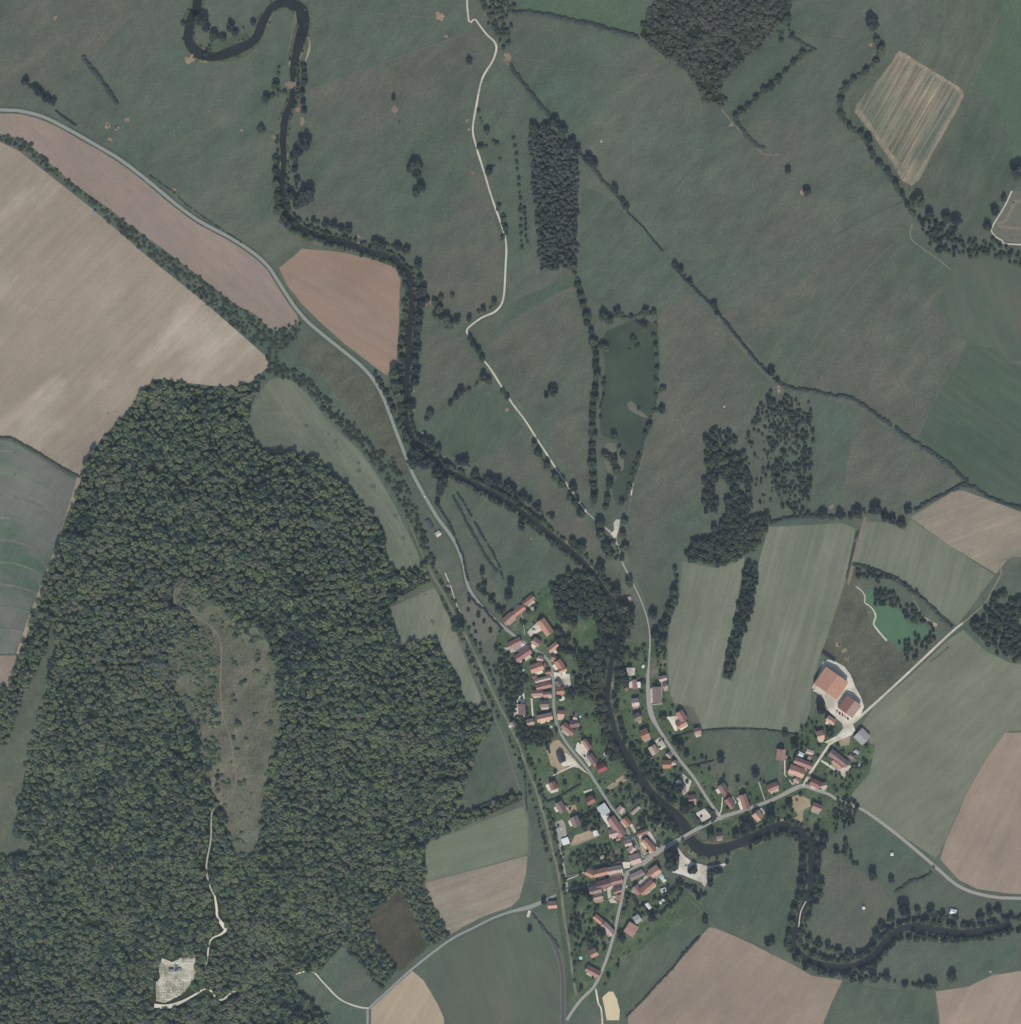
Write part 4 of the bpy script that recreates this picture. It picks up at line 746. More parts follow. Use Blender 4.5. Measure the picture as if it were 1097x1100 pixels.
cluster('in the line on the diagonal meadow boundary', 'trees on the diagonal meadow boundary', [(596,133,6),(586,138,5),(573,139,6),(604,142,6),(614,155,6),(620,163,5),(632,172,5.5),(638,177,5),(660,203,4.2),(669,217,3.4),(673,223,3.4),(725,284,3),(731,289,3.4),(741,303,3.4),(767,328,4),(770,337,2.8),(828,400,4.8),(835,409,3),(826,430,4)], 'x', 'dark')
cluster('in the wooded strip between meadow and pale field', 'strip between meadow and pale field', [(725,611,3),(727,620,2.4),(726,628,2.6),(724,637,5.6),(724,646,6),(719,656,6),(716,667,5.5),(712,674,5.5),(704,683,6),(712,688,6),(707,692,5)], 'y')
cluster('on the boundary north of the pale strips', 'trees north of the pale strips', [(868,552,3),(884,553,5.4),(902,554,5),(913,555,3),(920,552,6.4),(940,547,6.6),(950,556,5),(958,559,5),(968,563,5),(975,548,4.6)], 'x', 'dark')
cluster('in the hedge line north of the pond lane', 'hedge trees north-west', [(28,89,4.5),(39,95,4.2),(43,101,5),(50,107,4.6),(57,111,4.6)], 'x', 'dark')
cluster('on the west bank of the south-eastern river loop', 'west bank of the south-eastern loop', [(861,913,4),(861,925,3.6),(861,938,5),(859,950,5),(857,964,5),(853,977,4.6),(850,990,4.6),(847,1004,4.4),(846,1016,4)], 'y')
cluster('on the east bank of the south-eastern river loop', 'east bank of the south-eastern loop', [(877,893,4.4),(885,900,5),(883,909,4.4),(878,924,3.6),(877,938,4.6),(881,949,5),(880,960,4.6),(877,968,3.6)], 'y')
cluster('inside the southern river loop', 'trees inside the southern loop', [(861,1003,3.6),(869,1009,4),(879,1014,4.4),(889,1017,4.4),(900,1021,4),(911,1025,4.4),(922,1026,4),(937,1017,4.6),(941,1004,4.6),(947,995,5),(957,985,4.6)], 'x')
cluster('on the outer bank of the southern loop', 'outer bank of the southern loop', [(857,1027,4),(869,1036,3.8),(880,1042,4),(893,1046,4),(908,1048,3.8),(925,1043,3.6),(939,1037,3.6),(951,1022,3.6)], 'x')
cluster('on the north bank of the eastern river reach', 'north bank of the eastern reach', [(985,979,4),(1000,980,5),(1012,985,4.4),(1026,985,3.8),(1052,985,4.4),(1062,980,4.4),(1072,977,4.4),(995,989,4),(1035,993,3)], 'x')
cluster('on the south bank of the eastern river reach', 'south bank of the eastern reach', rowpts([(975,1008),(1000,1009),(1030,1011),(1060,1006),(1085,1001)], 10, 2.6, 3.8, 81), 'x')
cluster('on the boundary north of the green southern field', 'trees north of the green southern field', [(915,1052,3.4),(924,1053,3.6),(937,1050,5.4),(952,1050,4.4),(971,1058,3),(988,1058,3.4),(997,1057,5.4),(1003,1058,4.4)], 'x')
cluster('in the corner of the paddock by the lane', 'trees by the paddock corner', [(898,914,4),(907,917,3),(914,922,2.8),(921,928,2),(908,903,2.8)], 'x', 'dark')
cluster('in the winding stream hedge', 'trees in the winding stream hedge', [(941,45,4),(946,55,5.4),(941,68,4.4),(930,78,4),(917,87,4),(908,95,4.4),(903,108,4.6),(902,123,4),(912,137,3.6),(925,144,4),(932,151,4.6),(935,164,3.6),(944,177,4.4),(953,186,4),(962,198,4),(969,210,3.6),(975,222,3.4)], 'y', 'dark')
cluster('at the farm corner near the top edge', 'trees at the northern farm corner', [(835,28,6),(845,22,5),(829,22,4),(851,40,3.4),(839,45,3)], 'x', 'dark')
cluster('in the ragged row below the copse', 'ragged row below the copse', [(862,60,4.4),(852,68,3.4),(844,77,3),(836,87,4.4),(828,94,4.4),(820,98,4),(812,106,3.6),(803,115,3.4),(796,122,4.4),(790,126,4)], 'x')
cluster('in the small orchard beside the road', 'small orchard by the road', [(504,645,2.2),(514,661,2.8),(520,668,2.2),(527,678,2.6),(511,679,2),(516,692,2),(503,655,2),(509,671,2)], 'y', 'orchard')
cluster('in the garden above the long farmhouse', 'garden above the long farmhouse', [(518,615,3.6),(521,628,2.8),(514,632,2.8),(520,637,3.4),(530,641,2.6),(527,646,3.4),(535,656,3.6),(542,655,2.4),(538,658,3)], 'y', 'dark')
cluster('standing along the river garden lawn', 'garden trees on the river lawn', [(686,857,2.6),(694,862,2.2),(680,862,2.6),(688,884,3.4),(703,882,2.2),(699,868,2),(694,875,1.8),(676,846,2.2)], 'x', 'dark')
cluster('of the dark conifers behind the row houses', 'dark conifers behind the row houses', [(617,959,4),(624,958,4),(629,960,3.6),(619,966,3.4),(634,965,3.6)], 'x', 'dark', hf=1.5)
rest = []
for c in CL:                       # bushes between the trees of a row
    if c[4] == 'orchard' or c[5] == 'bush': continue
    q = sorted(c[2], key=(lambda p: p[1]) if c[3] == 'y' else (lambda p: p[0]))
    for a, b in zip(q, q[1:]):
        if 3 < math.dist(a[:2], b[:2]) < 24:
            for k in range(3):
                f = rnd.uniform(0.1, 0.9); rest.append((a[0] + (b[0] - a[0]) * f + rnd.uniform(-2, 2), a[1] + (b[1] - a[1]) * f + rnd.uniform(-2, 2), rnd.uniform(0.9, 2.4), rnd.uniform(.7, 1)))
CL.sort(key=lambda c: -sum(p[2] for p in c[2]) / len(c[2]))
for c in CL:
    if c[5] == 'bush' or NT[0] + len(c[2]) <= 300: build_cluster(*c)
    else: rest += [(p[0], p[1], p[2], c[6] * rnd.uniform(.85, 1.15)) for p in c[2]]
rest += along(RIVA[:20], 5, 0.7, 1.7, off=5.8, jit=1.4, seed=91, keep=.5) + along(RIVA[:20], 5, 0.7, 1.6, off=-5.8, jit=1.4, seed=92, keep=.45) + along(RIVA[20:48], 3.2, 1.1, 2.7, off=5.2, jit=1.6, seed=93, keep=.9) + along(RIVA[20:48], 3.2, 1.1, 2.7, off=-5.2, jit=1.6, seed=94, keep=.9) + along(RIVA[62:], 3.0, 1.4, 3.3, off=7, jit=2.2, seed=95, keep=.92) + along(RIVA[56:62], 4, 1.2, 2.2, off=8.5, jit=1.2, seed=98, keep=.6) + along(RIVA[62:], 3.0, 1.4, 3.3, off=-7, jit=2.2, seed=96, keep=.92) + along(RIVA[45:54], 3.8, 1.8, 3.8, off=6.5, jit=2.2, seed=99, keep=.9) + along(RIVA[45:54], 4, 1.8, 3.6, off=-7, jit=2.4, seed=100, keep=.8) + scatter([(515,2),(545,0),(556,12),(548,34),(546,60),(537,46),(524,26)], 4.6, 1.5, 3.2, seed=101, keep=.75)
mass('small_trees', rest, P_RIV, 'smaller trees and bushes strung along the river banks and field boundaries', 'trees')
print('trees', NT[0], 'rest', len(rest))
# ---- hedges: each one a thing
def hedge(label, pts, w, h=2.2, mat=None, gap=0.0, seed=0):
    w = w * 1.25 + 0.2; h = h * 1.15
    r = random.Random(len(label) * 7 + seed); bm = bmesh.new(); q = pts
    for a, b in zip(q, q[1:]):
        A = Vector((*F(*a), 0)); B = Vector((*F(*b), 0)); L = (B - A).length; t = 0; d = (B - A).normalized(); n = Vector((-d.y, d.x, 0))
        while t < L:
            if r.random() >= gap:
                k = r.uniform(0.6, 1.3) * (1 + 0.7 * max(0, noise.noise(Vector((t * .06, len(label), 0))) + .1)) * w * S / 2; hh = h * r.uniform(0.7, 1.3)
                c = A + d * t + n * r.uniform(-.25, .25) * w * S; c = Wp(c.x, c.y, hh * 0.45)
                res = bmesh.ops.create_icosphere(bm, subdivisions=2, radius=1)
                for v in res['verts']:
                    u = v.co.normalized(); f = 0.85 + 0.35 * noise.noise(u * 2 + c * 0.3)
                    v.co = c + Vector((u.x * k * f, u.y * k * f, u.z * hh * 0.55 * f))
                for _ in range(22):
                    u = rv(r); u.z = abs(u.z); p = c + Vector((u.x * k, u.y * k, u.z * hh * 0.55)) * r.uniform(.9, 1.2)
                    m = (u + rv(r)).normalized(); e = m.orthogonal().normalized(); g2 = m.cross(e); s = 0.45 * r.uniform(.5, 1.2)
                    bm.faces.new([bm.verts.new(p + e * s * x + g2 * s * y) for x, y in ((-1, -.2), (0, -.8), (1, .2), (0, .8))])
            t += max(1.3, w * S * 0.45) * r.uniform(0.8, 1.2)
    return tag(mesh_obj('hedge', bm, mat or m_dleaf), label, 'hedge', None)
hedge('short straight hedge standing alone in the north-western meadow', [(90,62),(97,72),(104,80),(112,92),(120,103),(126,113)], 3.2, 3)
hedge('low thin hedge continuing the hedge trees towards the road', [(60,119),(70,127),(82,135)], 1.4, 1.5)
hedge('low broken hedge along the north side of the road bend', [(160,188),(185,205),(200,220),(225,238),(262,262)], 1.2, 1.2, gap=.5)
hedge('long hedge from the track junction to the plantation', [(548,70),(556,82),(566,95),(578,110),(590,125),(600,135)], 3.2, 3)
hedge('hedge between the plantation and the green triangle meadow', [(622,165),(638,182),(648,195),(660,207),(672,225)], 2.6, 2.5)
hedge('thin hedge on the diagonal boundary south-east of the hedge trees', [(674,228),(690,243),(702,258),(712,270)], 1.2, 1.4)
hedge('dark hedge on the diagonal boundary above the long pond meadow', [(722,284),(738,302),(750,314),(765,328),(780,347),(800,372),(815,390),(828,403)], 2.4, 2.2)
hedge('ragged hedge along the top edge towards the copse', [(552,14),(566,13),(590,17),(605,20),(622,24),(640,28),(655,32),(672,37),(686,41)], 3.2, 3)
hedge('dark winding hedge east of the open woodland', [(838,413),(852,418),(868,419),(890,424),(915,428),(930,437),(945,449),(958,457)], 3.2, 3)
hedge('dark hedge descending to the corner of the dark crop', [(962,460),(975,470),(992,481),(1005,489),(1020,500),(1040,518)], 3.4, 3)
hedge('hedge bordering the north side of the far-right stubble field', [(1030,521),(1048,524),(1060,533),(1075,539),(1097,546),(1250,556)], 2.6, 2.4)
hedge('hedge along the north-west side of the stubble field', [(1038,519),(1022,527),(1010,533),(995,540),(982,548)], 2.8, 2.6)
hedge('hedge along the north edge of the two pale strips', [(826,562),(845,557),(868,555),(900,556)], 3, 3)
hedge('hedge along the north-east side of the green pond thicket', [(918,606),(930,610),(945,615),(958,620),(972,628),(985,638),(998,650),(1010,662),(1022,674)], 3.4, 3)
hedge('thin hedge beside the brown track above the farm', [(922,570),(914,600),(909,622)], 1.0, 1.2, gap=.2)
hedge('west half of the double hedge in the meadow by the road', [(487,533),(498,555),(510,577),(522,598),(534,614)], 2, 2)
hedge('east half of the double hedge in the meadow by the road', [(492,530),(504,550),(518,575),(532,598),(541,622)], 1.8, 2.2, gap=.35)
hedge('clipped hedge on the east side of the road north of the village', [(470,542),(480,558),(489,576)], 1.8, 2)
hedge('low hedge on the east side of the road above the small orchard', [(490,580),(497,596),(500,612),(503,624)], 1.4, 1.4)
hedge('hedge between the road and the small orchard', [(503,638),(512,649),(520,654),(530,665),(540,676)], 2, 1.8)
hedge('low hedge between two lawns west of the village street', [(588,861),(597,858),(606,853),(614,848),(624,842)], 1.3, 1.6)
hedge('thin hedge beside the tilled southern field', [(673,1092),(690,1075),(705,1058),(722,1041),(736,1022),(750,1008)], 1.4, 1.6, gap=.1)
hedge('thicker stretch of hedge at the top of the tilled southern field', [(731,1028),(738,1020),(745,1013),(751,1006)], 2.6, 2.6)
hedge('curved hedge between the green meadow and the pale fields', [(752,785),(775,783),(800,783),(825,784),(857,789)], 1.2, 1.2, gap=.2)
hedge('hedge fragment in the paddock south of the lane', [(962,958),(972,952),(978,946),(990,944),(1000,938)], 2.4, 2.2)
hedge('clipped garden hedge running to the small red outbuilding', [(722,792),(732,789),(745,785)], 1, 1.4)
hedge('straight garden hedge behind the east road houses', [(740,823),(754,820),(767,817)], 1.1, 1.4)
hedge('clipped hedge around the gravel court, east side', [(760,868),(766,873),(768,878),(764,882)], 2.4, 2.4)
hedge('clipped hedge around the gravel court, south side', [(764,880),(757,885),(751,886)], 1.8, 2)
hedge('clipped hedge around the gravel court, west side', [(745,874),(748,880),(750,884)], 3, 2.6)
hedge('dark strip of hedge below the green meadow beside the forest', [(507,870),(520,864),(535,859),(550,854)], 1.8, 2.6)
hedge('low hedge by the fields west of the old railway', [(556,800),(564,830),(566,870)], 1, 1, gap=.4)
hedge('dark grassy hedge between the chalky field and striped crop', [(-150,440),(0,470),(12,470),(30,480),(50,492),(70,504),(86,512)], 1.8, 1.4)
hedge('scruffy hedge at the foot of the dark road embankment', [(573,983),(585,998),(596,1010),(601,1018)], 2.2, 1.8, mat=m_scrub, gap=.2)
hedge('tall ragged hedge following the winding stream beside the stubble diamond', [(940,38),(946,52),(941,67),(930,77),(915,88),(905,98),(902,112),(905,128),(918,140),(930,150),(938,166),(948,180),(958,193),(966,206),(974,220),(982,232)], 4, 3, mat=m_scrub)
hedge('ragged hedge on the far side of the triangular plot below the copse', [(876,54),(866,58),(856,65),(846,76),(836,87),(824,97),(812,107),(800,118),(791,127)], 3.6, 2.8, mat=m_scrub)
hedge('short hedge curling from the copse corner around the triangular plot', [(790,128),(797,140),(806,150),(814,157),(822,160)], 3, 2.6)
hedge('hedge closing the triangular plot towards the top-edge farm', [(848,40),(858,44),(868,50),(876,55)], 2.4, 2.2)
hedge('dense undergrowth hedge beneath the row west of the long pond', [(621,300),(626,325),(632,348),(639,372),(641,400),(638,430),(637,470),(637,510),(638,545)], 3.4, 2.6, mat=m_scrub)
hedge('reedy hedge along the east bank of the long pond', [(704,345),(706,375),(706,405),(704,432),(697,458),(690,480),(684,505),(676,528),(668,542)], 2, 1.8, mat=m_scrub, gap=.15)
hedge('hedge on the north end of the long pond', [(648,343),(662,340),(678,342),(690,337),(704,337)], 2.6, 2.2, mat=m_scrub)
# ================================================================ HOUSES
RC = {'o': (0.52, 0.275, 0.18), 'r': (0.36, 0.185, 0.145), 'b': (0.25, 0.185, 0.16), 'p': (0.50, 0.345, 0.285), 'g': (0.42, 0.41, 0.39), 'w': (0.72, 0.72, 0.70), 's': (0.07, 0.075, 0.09), 'k': (0.38, 0.12, 0.11), 't': (0.50, 0.43, 0.34), 'v': (0.50, 0.53, 0.51), 'd': (0.24, 0.14, 0.125)}
RM = {k: roof_mat('roof_' + n, RC[k]) for k, n in zip('orbpgwsktvd', ['orange_tile', 'red_tile', 'brown_tile', 'pink_tile', 'grey_sheet', 'white_sheet', 'slate', 'bright_red_tile', 'tan_tile', 'pale_metal', 'dark_red_tile'])}
WM = [plain_mat('render_' + n, c, 0.08, 0.8, 0.9, 0.2) for n, c in [('cream', (0.62, 0.56, 0.44)), ('white', (0.72, 0.70, 0.64)), ('stone', (0.42, 0.37, 0.29)), ('ochre', (0.52, 0.42, 0.29))]]
m_chim = plain_mat('chimney_brick', (0.30, 0.16, 0.11), 0.2, 2, 0.9); m_glass = plain_mat('window_glass', (0.05, 0.06, 0.07), 0.1, 1, 0.15, 0.5)
m_door = plain_mat('painted_door', (0.16, 0.11, 0.08), 0.1, 1, 0.6); m_white = plain_mat('white_paint', (0.78, 0.78, 0.76), 0.04, 1, 0.5)
HI = [0]
def house(label, x1, y1, x2, y2, w, roof, cat='house', nm='house', h=None, flat=False, chim=True, roof2=None, pitch=38, wall=None):
    HI[0] += 1; r = random.Random(HI[0] * 3 + 1)
    a = Vector((*F(x1, y1), 0)); b = Vector((*F(x2, y2), 0)); d = b - a; L = d.length; W = w * S * 1.06; ang = math.atan2(d.y, d.x)
    c = (a + b) / 2; h = h or r.choice((4.4, 5.2, 6.0, 6.8)); h += r.uniform(-.25, .25)
    o = empty(nm, (c.x, c.y, 0.0), ang); tag(o, label, cat)
    if nm == 'house' and r.random() < 0.85:      # paved terrace beside the house
        ex = r.uniform(.5, 1.0) * L / S / 2; s_ = (1 if ((x2 - x1) * S) > 0 or 0 else -1) if r.random() < .75 else r.choice((-1, 1)); cx_, cy_ = (x1 + x2) / 2, (y1 + y2) / 2; ux, uy = (x2 - x1) / (L / S), (y2 - y1) / (L / S)
        n0, n1 = -w * .3, w / 2 + r.uniform(2.0, 4.2)
        LAY[0] = max(LAY[0], 0.9); sheet('terrace', [(cx_ + ux * a_ * ex - uy * n_ * s_ * 1.0, cy_ + uy * a_ * ex + ux * n_ * s_) for a_, n_ in ((-1, n0), (1.05, n0), (1.1, n1), (-.9, n1 + .3))], r.choice((m_yard, m_yard, m_yard, m_tan, m_street)), rough=.4)
    wm = wall or WM[HI[0] % 4]; rise = 0.0 if flat else W / 2 * math.tan(R(pitch))
    if nm == 'barn' and not flat: rise = W / 2 * math.tan(R(min(pitch, 18)))
    bm = bmesh.new(); X, Y = L / 2 - 0.3, W / 2 - 0.3; up = h + (rise * (1 - .3 / (W / 2)) if not flat else 0)
    V = [bm.verts.new(p) for p in ((-X, -Y, 0), (X, -Y, 0), (X, Y, 0), (-X, Y, 0), (-X, -Y, h), (X, -Y, h), (X, Y, h), (-X, Y, h))]
    bm.faces.new((V[0], V[1], V[5], V[4])); bm.faces.new((V[2], V[3], V[7], V[6]))
    if flat:
        bm.faces.new((V[1], V[2], V[6], V[5])); bm.faces.new((V[3], V[0], V[4], V[7])); bm.faces.new((V[4], V[5], V[6], V[7]))
    else:
        g1 = bm.verts.new((-X, 0, up - 0.05)); g2 = bm.verts.new((X, 0, up - 0.05))
        bm.faces.new((V[1], V[2], V[6], g2, V[5])); bm.faces.new((V[3], V[0], V[4], g1, V[7]))
    mesh_obj('wall', bm, wm, o)
    bm = bmesh.new(); ov = 0.35; t = 0.22; X2 = L / 2 + ov; Y2 = W / 2 + ov
    rmat = RM[roof]
    if flat:
        add_box(bm, (0, 0, h + 0.13), (X2 * 2, Y2 * 2, 0.25)); ro = mesh_obj('roof', bm, rmat, o)
        bm = bmesh.new()
        for sx, sy, lx, ly in ((0, 1, X2 * 2 - .04, .2), (0, -1, X2 * 2 - .04, .2), (1, 0, .2, Y2 * 2 - .5), (-1, 0, .2, Y2 * 2 - .5)):
            add_box(bm, (sx * (X2 - .13), sy * (Y2 - .13), h + 0.36), (lx, ly, 0.22))
        mesh_obj('parapet', bm, m_white, ro)
    else:
        sl = rise / (W / 2); z0 = h - ov * sl + .02; z1 = h + rise + 0.02
        for sgn in (-1, 1):
            pts = [(-X2, sgn * Y2, z0), (X2, sgn * Y2, z0), (X2, 0, z1), (-X2, 0, z1)]
            lo = [bm.verts.new(p) for p in pts]; hi = [bm.verts.new((p[0], p[1], p[2] + t)) for p in pts]
            bm.faces.new(lo if sgn > 0 else lo[::-1]); bm.faces.new(hi[::-1] if sgn > 0 else hi)
            for i in range(4):
                if i == 2: continue
                bm.faces.new((lo[i], lo[(i + 1) % 4], hi[(i + 1) % 4], hi[i]))
            if roof2 and sgn == roof2[1]:
                for f in bm.faces[-5:]: f.material_index = 1
        bmesh.ops.recalc_face_normals(bm, faces=bm.faces)
        ro = mesh_obj('roof', bm, [rmat] + ([RM[roof2[0]]] if roof2 else []), o)
        bm = bmesh.new(); add_box(bm, (0, 0, z1 + t + .03), (X2 * 2 - .1, 0.34, 0.16)); mesh_obj('ridge', bm, rmat, ro)
        if chim:
            for k in range(1 if L < 14 else 2):
                bm = bmesh.new(); cx = (X - 1.0) * (1 if k else -1) * r.uniform(.6, .95); cy = r.choice((-1, 1)) * W * 0.1
                add_box(bm, (cx, cy, z1 + 0.1), (0.9, 0.65, 1.9)); add_box(bm, (cx, cy, z1 + 1.1), (1.1, 0.85, 0.14)); mesh_obj('chimney', bm, m_chim, ro)
    if nm == 'house':
        for sgn in (-1, 1):
            n = max(2, int(L / 4.5))
            for i in range(n):
                px = -X + (i + .5) * 2 * X / n; bm = bmesh.new(); dr = i == n // 2 and sgn < 0
                if dr: add_box(bm, (px, sgn * (Y + .03), 1.05), (1.0, .12, 2.1)); mesh_obj('door', bm, m_door, o)
                else: add_box(bm, (px, sgn * (Y + .03), 1.7), (1.0, .12, 1.3)); mesh_obj('window', bm, m_glass, o)
    elif nm == 'barn':
        bm = bmesh.new(); add_box(bm, (X + .04, 0, min(h, 4) / 2), (.12, min(4.5, W * .5), min(h, 4) - .2)); mesh_obj('door', bm, m_door, o)
    return o
Hs = [
 ('red-brown west end of the long farmhouse touching the road at the north of the village', 541.5,668.5,551.5,660,8,'r'),
 ('narrow orange-roofed middle of the long northern farmhouse', 551.5,660,563,651.5,6,'o'), ('dark red far end of the long northern farmhouse, tipped by a tree', 562,649,573,640.5,5.5,'r'),
 ('big bright orange-roofed house with white gable east of a concrete yard', 580.5,666,591,680.5,9,'o'), ('pinkish red house on the bend, below the concrete yard', 572.5,687,579.5,692,7,'r'),
 ('orange-brown house set back with its gable to the bend', 589.5,699,599,691.5,6,'o'), ('bright orange house on the east side below the bend', 598.5,709.5,603.5,717,7.5,'o'),
 ('low orange wing standing south of the bright orange house', 600.5,721,608,718,4.5,'o'), ('tiny red shed roof north of the bright orange house', 593,705,597,707,4,'r'),
 ('red-brown house with white terrace, westernmost below the road', 546.5,694,559.5,687.5,7,'r'), ('long house with red roof and pale south-west end', 554,708,569.5,697.5,7.5,'r'),
 ('small pink-roofed house in the fork left of the street', 577.5,706,583.5,708.5,5,'p'), ('wide orange-red house left of the street bend', 570,719,583,714.5,8.5,'o'),
 ('small red roof tight against the street bend', 586,722,591.5,721,4,'r'), ('narrow pinkish roof, first of the row houses on the left', 575,731.5,591,727.5,4,'p'),
 ('dark red roof, long row house end-on to the street', 576,738.5,592,734.5,6,'r'), ('row house with red roof and white garden wall', 571,744.5,583,744,6,'r'), ('pink-roofed row house next to the white garden wall house', 583.5,746,592,745,5,'p'),
 ('brownish square house standing free south of the row', 580,756,589,755.5,7,'b'), ('dark red bungalow inside a pale curved drive', 560.3,756,560.8,767,7,'d'),
 ('long orange house end-on to the street below the row', 577,772,593,768.5,7,'o'), ('small pink outhouse west of the long orange house', 566,776,573.5,774.5,6,'p'),
 ('small dark roof beside the large pale terrace', 598.5,731,602,737,5.5,'b'), ('orange-red house south of the large pale terrace', 598,742,606,741.5,7,'o'),
 ('orange roof at the start of the lower street, right side', 599,766,606,766.5,6.5,'o'), ('long pinkish red house following the lower street', 604.5,778,616.5,787.5,7,'r'), ('brown-red house behind the long pinkish one', 612,777.5,622,776,8,'b'),
 ('tiny pink-roofed shed behind the brown-red house', 616,770,620,771,4,'p'), ('small brown hut against the old railway', 549.5,775,553.5,779.5,4.5,'b'),
 ('new slate-black house on a sandy building plot', 600.8,808,604.6,818,7,'s'), ('narrow red-roofed house behind a white walled court', 626.5,794.5,633.5,804,5.5,'r'), ('pink-brown house south of the white walled court', 633,810.5,638.5,818.5,6.5,'b'),
 ('bright crimson-roofed house beside the street', 641.5,826.5,650.5,822.5,7.5,'k'), ('small red house with white surround on the western lawn', 592.5,839.5,595.8,847,6.5,'r'), ('orange-red house with white drive, left of the street', 630,861,638,857,8,'r'),
 ('large brown-pink house with cream terrace near the old railway', 599.5,861.5,605,871.5,7.5,'b'), ('brown-pink house north of the kitchen garden', 616,877,620,886.5,8.5,'b'),
 ('big dark red house along the lower street', 655.5,878,669,897,8.5,'r'), ('pink-red wing at right angles to the big dark red house', 654,895.5,666,892.5,8,'p'),
 ('pinkish house above a white courtyard, right of the street', 664,871.5,668.5,866.5,6,'p'), ('orange-brown roof right of the street below the white courtyard', 670,878.5,676,885.5,6.5,'o'),
 ('narrow dark red roof end-on to the street above the square', 684,896,695,891.5,4.5,'r'), ('orange-brown house with terrace on the square corner', 691.5,901,702.5,913.5,6.5,'o'),
 ('small pinkish house left of the street near the square', 671,905.5,678,904,6,'p'), ('low pink roof on the left corner before the square', 675.5,914,680.5,909,6,'p'), ('large brown-pink house filling the north-west corner of the square', 676.5,924,687.5,920.5,10,'p'),
 ('bright orange house at the west end of the terrace north of the lane', 629.5,935,637.5,939.5,7,'o'), ('orange-pink terrace house north of the lane', 637,938.5,652,934.5,7,'o'), ('pale pink terrace house near the street junction', 652,935,668,932,7,'p'),
 ('dark red long roof, western part of the terrace south of the lane', 640.5,951,655,947.2,7.5,'d'), ('dark red long roof, eastern part of the terrace south of the lane', 655,947,668,943.5,7.5,'r'),
 ('broad pink-red house behind the western end of the southern terrace', 633,956.5,645.5,953.5,8,'b'), ('orange-pink house with pale wall south of the terrace', 637,963.5,647,961.5,6,'p'),
 ('dark red house with rounded white yard beside the junction', 659,957,667,954.5,5,'r'), ('small red roof standing in the white yard by the junction', 664,960.5,664,966.5,4.5,'r'),
 ('orange house with turquoise pool on the square', 698.5,938.5,707.5,932,9,'o'), ('west wing of the L-shaped red house round a concrete court', 681.5,951.5,687,959,6,'r'), ('long south wing of the L-shaped red house round a concrete court', 688,958,702,946.5,7,'o'),
 ('orange-red cottage at the level crossing', 588.5,971.7,598,971,7,'o'), ('upper part of the long orange farmhouse by the south road', 638.5,983.5,648,991.5,5.5,'o'), ('lower part of the long orange farmhouse by the south road', 648,991.5,658.5,1002.5,6.5,'p'),
 ('orange-red house with white path west of the south road', 634,1024.5,641,1021,8,'o'), ('pinkish red house, last on the west of the south road', 630,1039,644,1046.5,7,'r'),
 ('tan-roofed cottage, northernmost on the riverside road', 676,717,676,725,5.5,'t'), ('small red-roofed cottage with white lean-to on the riverside road', 681,730,682.3,739.5,4.5,'r'), ('pale pink square house on the riverside road', 678.5,754.5,686,753.5,8,'p'),
 ('brown irregular house beside the wide junction of the riverside road', 681,771.5,687.5,768,7.5,'b'), ('bright orange bungalow above the river, east road', 688.2,789.8,696.2,786.4,10,'o'), ('pink-grey small roof north-east of the long brown house', 708,729.5,715.5,727.5,5,'p'),
 ('pink-roofed shed east of the long brown house', 712,737,717,736,4.5,'p'), ('long dark brown-roofed building on the east side of the road', 705.5,737.5,706,755,9,'b'),
 ('red northern wing of the L-shaped villa with white terrace', 729,764,735,773.5,7.5,'r'), ('orange southern wing of the L-shaped villa with white terrace', 727,780,736.5,774.5,7,'o'), ('small pinkish red outbuilding at the end of a garden hedge', 745.5,785.5,752,784,6,'r'),
 ('pink-orange bungalow behind a white court, east road', 699.5,801,704,809,7.5,'p'), ('tiny pink roof squeezed beside the east road', 716.5,809,720.5,813,4,'p'), ('pink-orange house set back from the east road', 711.5,820.5,720.5,820.5,8,'o'), ('tiny pink shed at the road edge beside the pink-orange house', 723,817.5,726,820,4,'p'),
 ('grey-brown long roof with pale yard, lower east road', 727.5,838,734,848.5,6,'g'), ('small red villa behind the gravel court', 739.5,858.5,747,857,8,'r'), ('dark red house north of the main street, eastern of two on one plot', 774,842.5,779,850.5,8,'d'), ('orange-red house close to the main street', 780.5,857.5,787,866.5,6,'r'),
 ('red roof with white side terrace standing end-on to the main street', 797,853,802,868.5,7,'r'), ('orange-roofed riverside house south of the main street', 810.5,872.5,816.5,879,8.5,'o'), ('little grey-brown hut with sandy path by the river', 769,897.5,775.5,896.5,6.5,'b'),
 ('low red-brown house with walled garden north of the main street', 824,847,835,842.5,7,'r'), ('pink-red bungalow at the north-west of the farm hamlet', 839,804.5,838.2,815.5,9,'r'), ('orange-red house beside the farm track, north side', 877,790,884,788.5,9,'o'),
 ('small orange roof below the farm barns', 888,770.5,896,776,6,'o'), ('long pinkish red house with white terrace in the farm hamlet', 853,815.5,872,823,6.5,'r'), ('wide orange-roofed house in the farm hamlet', 847.5,825,863,831,9,'o'), ('small pink annexe at the hamlet crossroads', 853.5,835.5,858,839.5,5,'p'),
 ('long dark brown-red farmhouse east of the farm track', 891.5,807.5,909.5,821.5,7.5,'d'), ('orange lean-to on the south side of the dark farmhouse', 894.5,816,904.5,824,6,'o'), ('pinkish house on the point of the hamlet fork', 870.5,838.5,880.5,843.5,7.5,'r'), ('low pink roof continuing the fork house', 881,843.5,887.5,842.5,5,'p'),
 ('red-roofed house with white forecourt south of the lane', 872.5,864.5,882,868,6.5,'r')]
for t in Hs: house(*t)
HL = [([(t[1], t[2]), (t[3], t[4])], t[5] / 2 + 2.2) for t in Hs]
